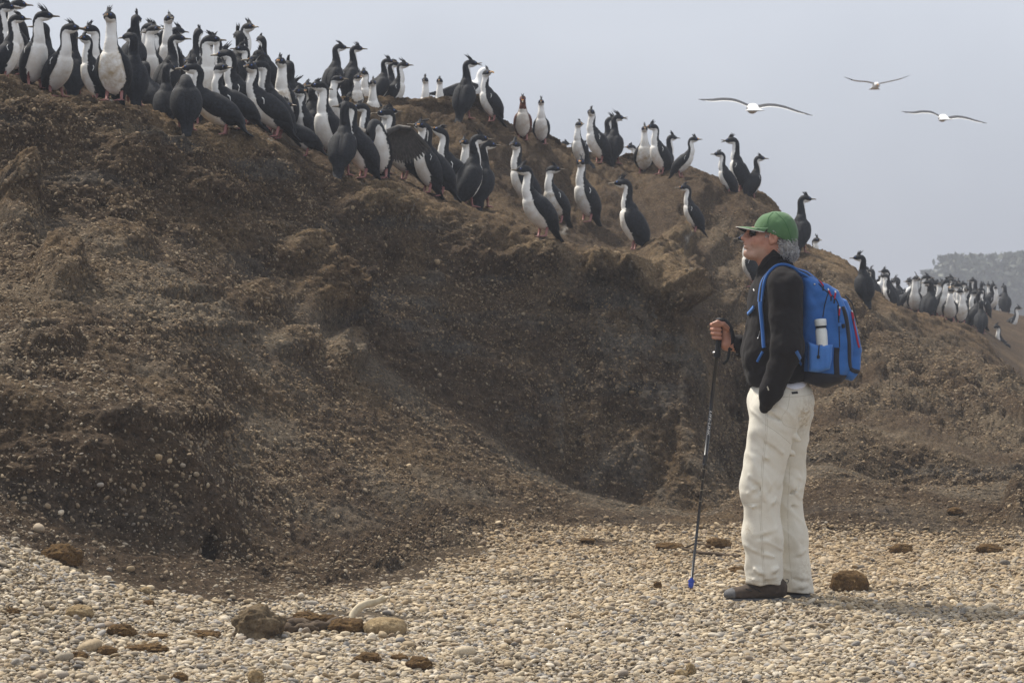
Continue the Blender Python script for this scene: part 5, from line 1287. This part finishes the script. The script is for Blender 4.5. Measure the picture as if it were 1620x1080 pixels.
ptop, pbot = Q(1146.5, 510, .214), Q(1097, 940, .19)
pole = empty('trekking_pole', MROOT + pbot); tag(pole, 'black telescopic trekking pole with blue tip held upright by the man', 'walking pole')
ax = (ptop - pbot); PL = np.linalg.norm(ax); ax /= PL
fr_ = np.array([0, -1.0, 0]); fr_ -= ax * (fr_ @ ax); fr_ /= np.linalg.norm(fr_); side = np.cross(fr_, ax); side = side if side[0] > 0 else -side
def along(t): return ax * PL * t                    # 0 tip .. 1 top, local to the pole
def ptube(name, ts, rs, mat, n=14, parent=None):
    q = MB(); q.tube([along(t) for t in ts], rs, n); return link(name, q.mesh(name), mat, parent or pole)
lower = ptube('lower_shaft', [.03, .478], [.0062, .0066], m_pole); upper = ptube('upper_shaft', [.478, .86], [.0084, .0088], m_pole)
ptube('locking_collar', [.455, .462, .485, .492], [.0086, .0106, .0106, .009], m_pole)
ptube('grip', [.855, .862, .88, .93, .975, .985], [.0120, .0165, .0140, .0128, .0150, .0150], m_dark)
q = MB(); q.tube([along(.985) - side * 0, along(.992), along(1.0), along(1.004)], [.020, .026, .024, .012], 14, flat=(1.15, 1)); link('pommel', q.mesh('pommel'), m_dark, pole)
q = MB(); q.tube([along(.872) - side * s for s in (.012, .020, .024)], [.006, .005, .003], 8); link('strap_bolt', q.mesh('strap_bolt'), m_metal, pole)
ptube('tip_guard', [-.004, .0, .012, .028, .036], [.004, .011, .0125, .0085, .0066], m_tip)
ptube('basket', [.018, .022, .026], [.0125, .0165, .0125], m_tip)
for t in (.40, .36, .32, .44): ptube('depth_mark', [t, t + .0012], [.00675, .00675], m_stitch)
tl = lambda p: p - pbot
q = MB(); L_ = catmull([tl(Q(1148, 511, .214)), tl(Q(1156, 516, .205)), tl(Q(1163, 530, .20)), tl(Q(1165, 548, .20)), tl(Q(1160, 560, .205))], 18); band_mesh(q, L_, np.tile([.35, -.9, .2], (18, 1)), .010, .003); link('wrist_strap', q.mesh('wrist_strap'), m_dark, pole)
q = MB(); L_ = catmull([tl(Q(1160, 556, .205)), tl(Q(1158.5, 566, .20)), tl(Q(1156, 576, .20)), tl(Q(1149, 583, .198))], 12); band_mesh(q, L_, np.tile([.2, -.95, 0], (12, 1)), .0065, .002); link('strap_end', q.mesh('strap_end'), m_dark, pole)
# the maker's lettering runs down the upper shaft and wraps round it
cu = bpy.data.curves.new('lettering', 'FONT'); cu.body = 'LIFE-LINK'; cu.size = 1.0; cu.shear = 0.15
to = bpy.data.objects.new('lettering_source', cu); COL.objects.link(to); bpy.context.view_layer.update()
tm = bpy.data.meshes.new_from_object(to.evaluated_get(bpy.context.evaluated_depsgraph_get())); bpy.data.objects.remove(to)
tv = np.array([v.co[:] for v in tm.vertices]); tv[:, 0] -= tv[:, 0].min(); wd = tv[:, 0].max(); hh = tv[:, 1].max()
c0 = (940 - 658) / 430.0; ln_ = .112; rr_ = .0102
nv_ = []
for x, y, z in tv:
    a_ = ((y / hh) - .5) * .0098 / rr_; p = along(c0) - ax * (x / wd * ln_)
    nv_.append(p + rr_ * (fr_ * math.cos(a_) + side * math.sin(a_)))
nv_ = np.array(nv_)
me = new_mesh('lettering', nv_, [tuple(p.vertices) for p in tm.polygons], smooth=False); link('lettering', me, m_print, pole)
# ================================================================== clods, driftwood, bone, bushes
def clod_mat(name, c1, c2, c3):
    m, n, b = mat_new(name); t = _tex(n, 26, 8, .72); t2 = _tex(n, 90, 5, .7, dist=.6); t3 = _tex(n, 8, 4, .6)
    c = _ramp(n, t.outputs['Fac'], [(.32, c1), (.5, c2), (.7, c3)])
    c = _mixrgb(n, 1.0, c, _ramp(n, t2.outputs['Fac'], [(.3, .55), (.7, 1.35)]), 'MULTIPLY'); c = _mixrgb(n, 1.0, c, _ramp(n, t3.outputs['Fac'], [(.3, .75), (.7, 1.2)]), 'MULTIPLY')
    n.links.new(c, b.inputs['Base Color']); b.inputs['Roughness'].default_value = .95; b.inputs['Specular IOR Level'].default_value = .1
    _bump(n, b, t2.outputs['Fac'], .9, .012); return m
m_clod = clod_mat('fibrous_peat', (.055, .031, .014), (.115, .068, .028), (.18, .112, .048))
m_clodg = clod_mat('crusted_earth', (.075, .052, .030), (.150, .110, .066), (.21, .165, .105))
m_clodt = clod_mat('tan_earth', (.20, .14, .075), (.32, .235, .13), (.40, .31, .19))
m_bone = simple_mat('bleached_bone', (.52, .45, .32), (.40, .33, .22), 40, .7, .5, .004)
m_wood = simple_mat('weathered_stalk', (.045, .028, .016), (.085, .058, .034), 34, .9, .7, .006)
m_straw = simple_mat('dry_straw', (.30, .20, .09), (.20, .12, .05), 60, .9, 0)

def clod(label, x, yb, w, h, mat=m_clod, rough=.35, dep=.8, fib=24, seed=0, name='peat_clod', group=None):
    g, gn, u = ground_hit(x, yb); d = g[1]; rx = w / 2 / F * d; rz = h / F * d * .56; ry = rx * dep
    bm = bmesh.new(); bmesh.ops.create_icosphere(bm, subdivisions=5 if w > 34 else 4, radius=1.0)
    co = np.array([v.co[:] for v in bm.verts]); fc = [[v.index for v in f.verts] for f in bm.faces]; bm.free()
    k = 1 + rough * fbm(co * 1.3 + seed * 7.7, 3, 3) + .22 * rough * fbm(co * 5 + seed, 3, 5) + .10 * rough * fbm(co * 16 + seed, 2, 6)
    co = co * k[:, None]; e = np.abs(co) ** .88 * np.sign(co)
    V = e * np.array([rx, ry, rz]); V[:, 2] = np.where(V[:, 2] < -rz * .7, -rz * .7 + (V[:, 2] + rz * .7) * .2, V[:, 2]); V[:, 2] += rz * .62
    root = empty(name, g, random.uniform(-.3, .3)); tag(root, label, 'clod', group)
    link('lump', new_mesh('lump', V, np.array(fc)), mat, root)
    if fib:
        q = MB(); rr = random.Random(seed)
        for _ in range(fib):
            p = V[rr.randrange(len(V))]
            if p[2] < .1 * rz: continue
            a = np.array([rr.gauss(0, 1), rr.gauss(0, 1), rr.uniform(-.4, .6)]); a /= np.linalg.norm(a); l = rr.uniform(.10, .32) * rx + .006
            nrm = p / (np.linalg.norm(p) + 1e-6)
            q.tube([p * .97, p + nrm * .004 + a * l * .5, p + nrm * .002 + a * l], [.0016, .0014, .0005], 4, cap=False)
        if q.f: link('straw', q.mesh('straw'), m_straw, root)
    return root
G_ = 'peat clods on the beach'
CL = [
 ('large crusted earth clod left of the driftwood stalk, lower left beach', 405, 1010, 78, 52, m_clodg, .7, .9, 14),
 ('smooth tan earth clod right of the curved bone', 611, 1004, 68, 31, m_clodt, .16, .9, 0),
 ('fibrous brown clod at the foot of the curved bone', 548, 1001, 60, 25, m_clod, .4, .9, 40),
 ('flat dark clod behind the driftwood stalk', 485, 986, 48, 20, m_clod, .45, .9, 16),
 ('small dark clod behind the stalk, next to the bone', 516, 988, 36, 18, m_clod, .4, .8, 10),
 ('brown clod lodged on the pebble bank below the dark slope, far left', 99, 893, 60, 36, m_clod, .5, .9, 40),
 ('brown tufted clod on pebbles, lower left', 192, 1006, 44, 21, m_clod, .45, .9, 40),
 ('flat brown scrap right of the tufted clod', 243, 1010, 34, 10, m_clod, .5, .9, 26),
 ('tan mottled clod on pebbles above the tufted clod', 126, 977, 42, 21, m_clodt, .35, .9, 8),
 ('low straw-coloured scrap left of the large crusted clod', 322, 1010, 52, 14, m_clod, .5, .8, 30),
 ('dark clod among pebbles, bottom left', 170, 1037, 34, 15, m_clod, .45, .9, 22),
 ('flat straw mat on pebbles, bottom left', 232, 1031, 62, 12, m_clod, .5, .8, 50),
 ('brown lump beside a big white pebble, bottom left corner', 126, 1044, 30, 13, m_clod, .4, .9, 12),
 ('tiny dark clod at the left picture edge', 20, 973, 20, 11, m_clod, .4, .9, 8),
 ('small round tan clod below the dark bank', 233, 939, 20, 12, m_clodt, .3, .9, 0),
 ('small brown clod under the round tan clod', 236, 960, 18, 12, m_clod, .4, .9, 8),
 ('brown clod with a pale straw, right of the tan clod front', 581, 1049, 42, 18, m_clod, .45, .9, 34),
 ('small dark brown clod, middle of three at the bottom', 631, 1045, 28, 13, m_clod, .45, .9, 14),
 ('two-lobed brown clod, right of three at the bottom', 664, 1060, 40, 20, m_clod, .6, .8, 24),
 ('brown clod cut by the bottom edge, left', 285, 1080, 26, 16, m_clod, .4, .9, 10),
 ('pointed tan clod cut by the bottom edge', 406, 1082, 26, 24, m_clodt, .5, .8, 0),
 ('round dark brown peat ball behind the heels of the man', 1344, 936, 58, 37, m_clod, .3, .95, 60),
 ('dark clod at the slope foot, nearest the peat ball', 1426, 876, 38, 18, m_clod, .4, .8, 16),
 ('dark humped clod at the slope foot, far right', 1566, 876, 44, 17, m_clod, .45, .8, 16),
 ('brown clod behind the trekking pole at the slope foot', 1136, 867, 42, 17, m_clod, .4, .8, 20),
 ('small dark clod left of the trekking pole tip', 1042, 931, 15, 13, m_clod, .3, .9, 6),
 ('flat clod just left of the trouser leg', 1164, 906, 28, 11, m_clod, .45, .8, 10),
 ('flat clod left of the trekking pole at the slope foot', 1060, 871, 40, 13, m_clod, .45, .8, 14),
 ('golden brown double clod at the bottom right of centre', 1078, 1072, 22, 16, m_clodt, .45, .9, 6),
 ('upright golden brown scrap beside the double clod', 1092, 1071, 16, 22, m_clodt, .5, .7, 4),
 ('brown clod high on the right beach, above the slope foot', 1512, 812, 28, 10, m_clod, .4, .8, 6),
 ('flat brown clod on the beach between man and picture centre', 930, 858, 22, 8, m_clod, .5, .8, 8),
]
for k, c in enumerate(CL): clod(c[0], c[1], c[2], c[3], c[4], c[5], c[6], c[7], c[8], seed=k, group=G_)

def on_ground(pts, n, lift):
    out = []
    for x, y in catmull(np.array(pts, float), n):
        g, _, _ = ground_hit(x, y); out.append(g)
    out = np.array(out); k = len(out)
    for _ in range(3): out[1:-1] = (out[:-2] + out[1:-1] * 2 + out[2:]) / 4
    out[:, 2] += lift; return out
g0 = ground_hit(490, 1000)[0]
stalk = empty('driftwood_stalk', g0); tag(stalk, 'dark twisted driftwood stalk lying between the clods, lower left', 'driftwood')
for pts, r0, r1 in (([(442, 1000), (465, 994), (490, 996), (512, 999), (540, 990)], .022, .016), ([(450, 990), (470, 986), (488, 992), (505, 988)], .014, .010), ([(445, 1003), (470, 1003), (500, 1002)], .016, .012)):
    L_ = on_ground(pts, 26, .018) - g0; L_ += .014 * np.stack([noise3(L_ * 24 + j * 31, j) for j in range(3)], -1)
    q = MB(); q.tube(L_, np.linspace(r0, r1, 26) * (1 + .45 * noise3(L_ * 45, 3)), 10); link('branch', q.mesh('branch'), m_wood, stalk)
d0 = ground_hit(556, 984)[0][1]
bone = empty('curved_bone', px(556, 984, d0)); tag(bone, 'curved bleached bone standing up from the brown clod', 'bone')
L_ = catmull([px(x, y, d0 + .03 * k) for k, (x, y) in enumerate([(554, 990), (556, 976), (563, 965), (576, 956), (592, 952), (608, 946)])], 28) - px(556, 984, d0)
q = MB(); q.tube(L_, np.interp(np.linspace(0, 1, 28), [0, .3, .7, .9, 1], [.014, .0165, .015, .013, .016]) * (1 + .12 * noise3(L_ * 60, 2)), 10, flat=(.75, 1)); link('shaft', q.mesh('shaft'), m_bone, bone)
q = MB()
for s_ in (-1, 1):
    e = L_[-1] + np.array([0.004, s_ * .010, 0]); q.tube([e - (.014, 0, 0), e, e + (.012, s_ * .004, .006)], [.012, .010, .003], 7)
link('broken_end', q.mesh('broken_end'), m_bone, bone)
g0 = ground_hit(1120, 876)[0]
br = empty('dead_branch', g0); tag(br, 'thin dark branch lying behind the trekking pole', 'branch')
L_ = on_ground([(1045, 868), (1080, 872), (1120, 880), (1172, 884)], 24, .015) - g0; q = MB(); q.tube(L_ + .01 * noise3(L_ * 9, 3)[:, None], np.linspace(.005, .010, 24), 8); link('stem', q.mesh('stem'), m_wood, br)
q = MB(); q.tube([L_[8], L_[8] + (.06, -.03, .03), L_[8] + (.14, -.05, .02)], [.008, .006, .002], 6); link('twig', q.mesh('twig'), m_wood, br)

# bushes beyond the colony
def leaf_mat(name, c1, c2):
    m, n, b = mat_new(name); t = _tex(n, 2.5, 4, .6); n.links.new(_ramp(n, t.outputs['Fac'], [(.35, c1), (.65, c2)]), b.inputs['Base Color']); b.inputs['Roughness'].default_value = .7; return m
m_leaf = leaf_mat('bush_leaf', (.03, .042, .024), (.06, .07, .04)); m_bark = simple_mat('bush_bark', (.12, .10, .08))
def bush(label, x, d, wid, ytop, seed):
    X = (x - 810) / F * d; z0 = ground_z(X, d); H_ = CAMZ + (HORIZON - ytop) / F * d - z0; root = empty('bush', (X, d, z0)); tag(root, label, 'bush', 'bushes beyond the colony')
    r = np.random.default_rng(seed); W_ = wid / F * d / 2
    cl = np.stack([r.normal(0, .45, 26) * W_, r.normal(0, .45, 26) * W_, H_ * r.uniform(.1, .85, 26)], 1)
    q = MB()
    for k in range(10):
        e = cl[k]; q.tube(catmull([(r.normal(0, .05), r.normal(0, .05), -.05), e * np.array([.4, .4, .5]), e], 7), np.linspace(.035, .008, 7), 6)
    link('stem', q.mesh('stem'), m_bark, root)
    n_ = 7000; c = cl[r.integers(0, 26, n_)] + r.normal(0, 1, (n_, 3)) * np.array([.17 * W_ + .06, .17 * W_ + .06, .13 * H_])
    c[:, 2] = np.clip(c[:, 2], .02, H_); a = r.normal(0, 1, (n_, 3)); a /= np.linalg.norm(a, axis=1)[:, None]; b = np.cross(a, r.normal(0, 1, (n_, 3))); b /= np.linalg.norm(b, axis=1)[:, None]
    l, w = .42, .22; V = np.stack([c - a * l, c + b * w, c + a * l, c - b * w], 1).reshape(-1, 3)
    link('foliage', new_mesh('foliage', V, np.arange(4 * n_).reshape(-1, 4)), m_leaf, root)
bush('hazy rounded bush rising at the right picture edge', 1600, 250, 130, 404, 1)
bush('hazy taller bush left of the rounded one, beyond the colony', 1545, 255, 90, 408, 2)
bush('low hazy bush at the left end of the bushes', 1508, 260, 70, 430, 3)
bush('hazy bush partly outside the right picture edge', 1680, 252, 120, 398, 4)
# ================================================================== haze
def haze_box():
    x0, x1, y0, y1, z0, z1 = -950, 950, -40, 905, -2.0, 14.0
    v = [(x, y, z) for x in (x0, x1) for y in (y0, y1) for z in (z0, z1)]
    f = [(0, 1, 3, 2), (4, 6, 7, 5), (0, 4, 5, 1), (2, 3, 7, 6), (0, 2, 6, 4), (1, 5, 7, 3)]
    me = new_mesh('haze', np.array(v), f, smooth=False)
    m = bpy.data.materials.new('haze'); m.use_nodes = True; n = m.node_tree; n.nodes.clear()
    o = n.nodes.new('ShaderNodeOutputMaterial'); p = n.nodes.new('ShaderNodeVolumePrincipled')
    p.inputs['Color'].default_value = (0.74, 0.78, 0.86, 1); p.inputs['Density'].default_value = 0.0020; p.inputs['Anisotropy'].default_value = -0.2
    n.links.new(p.outputs[0], o.inputs['Volume'])
    return tag(link('haze', me, m), 'thin pale sea fog hanging in the air', kind='stuff')
haze_box()
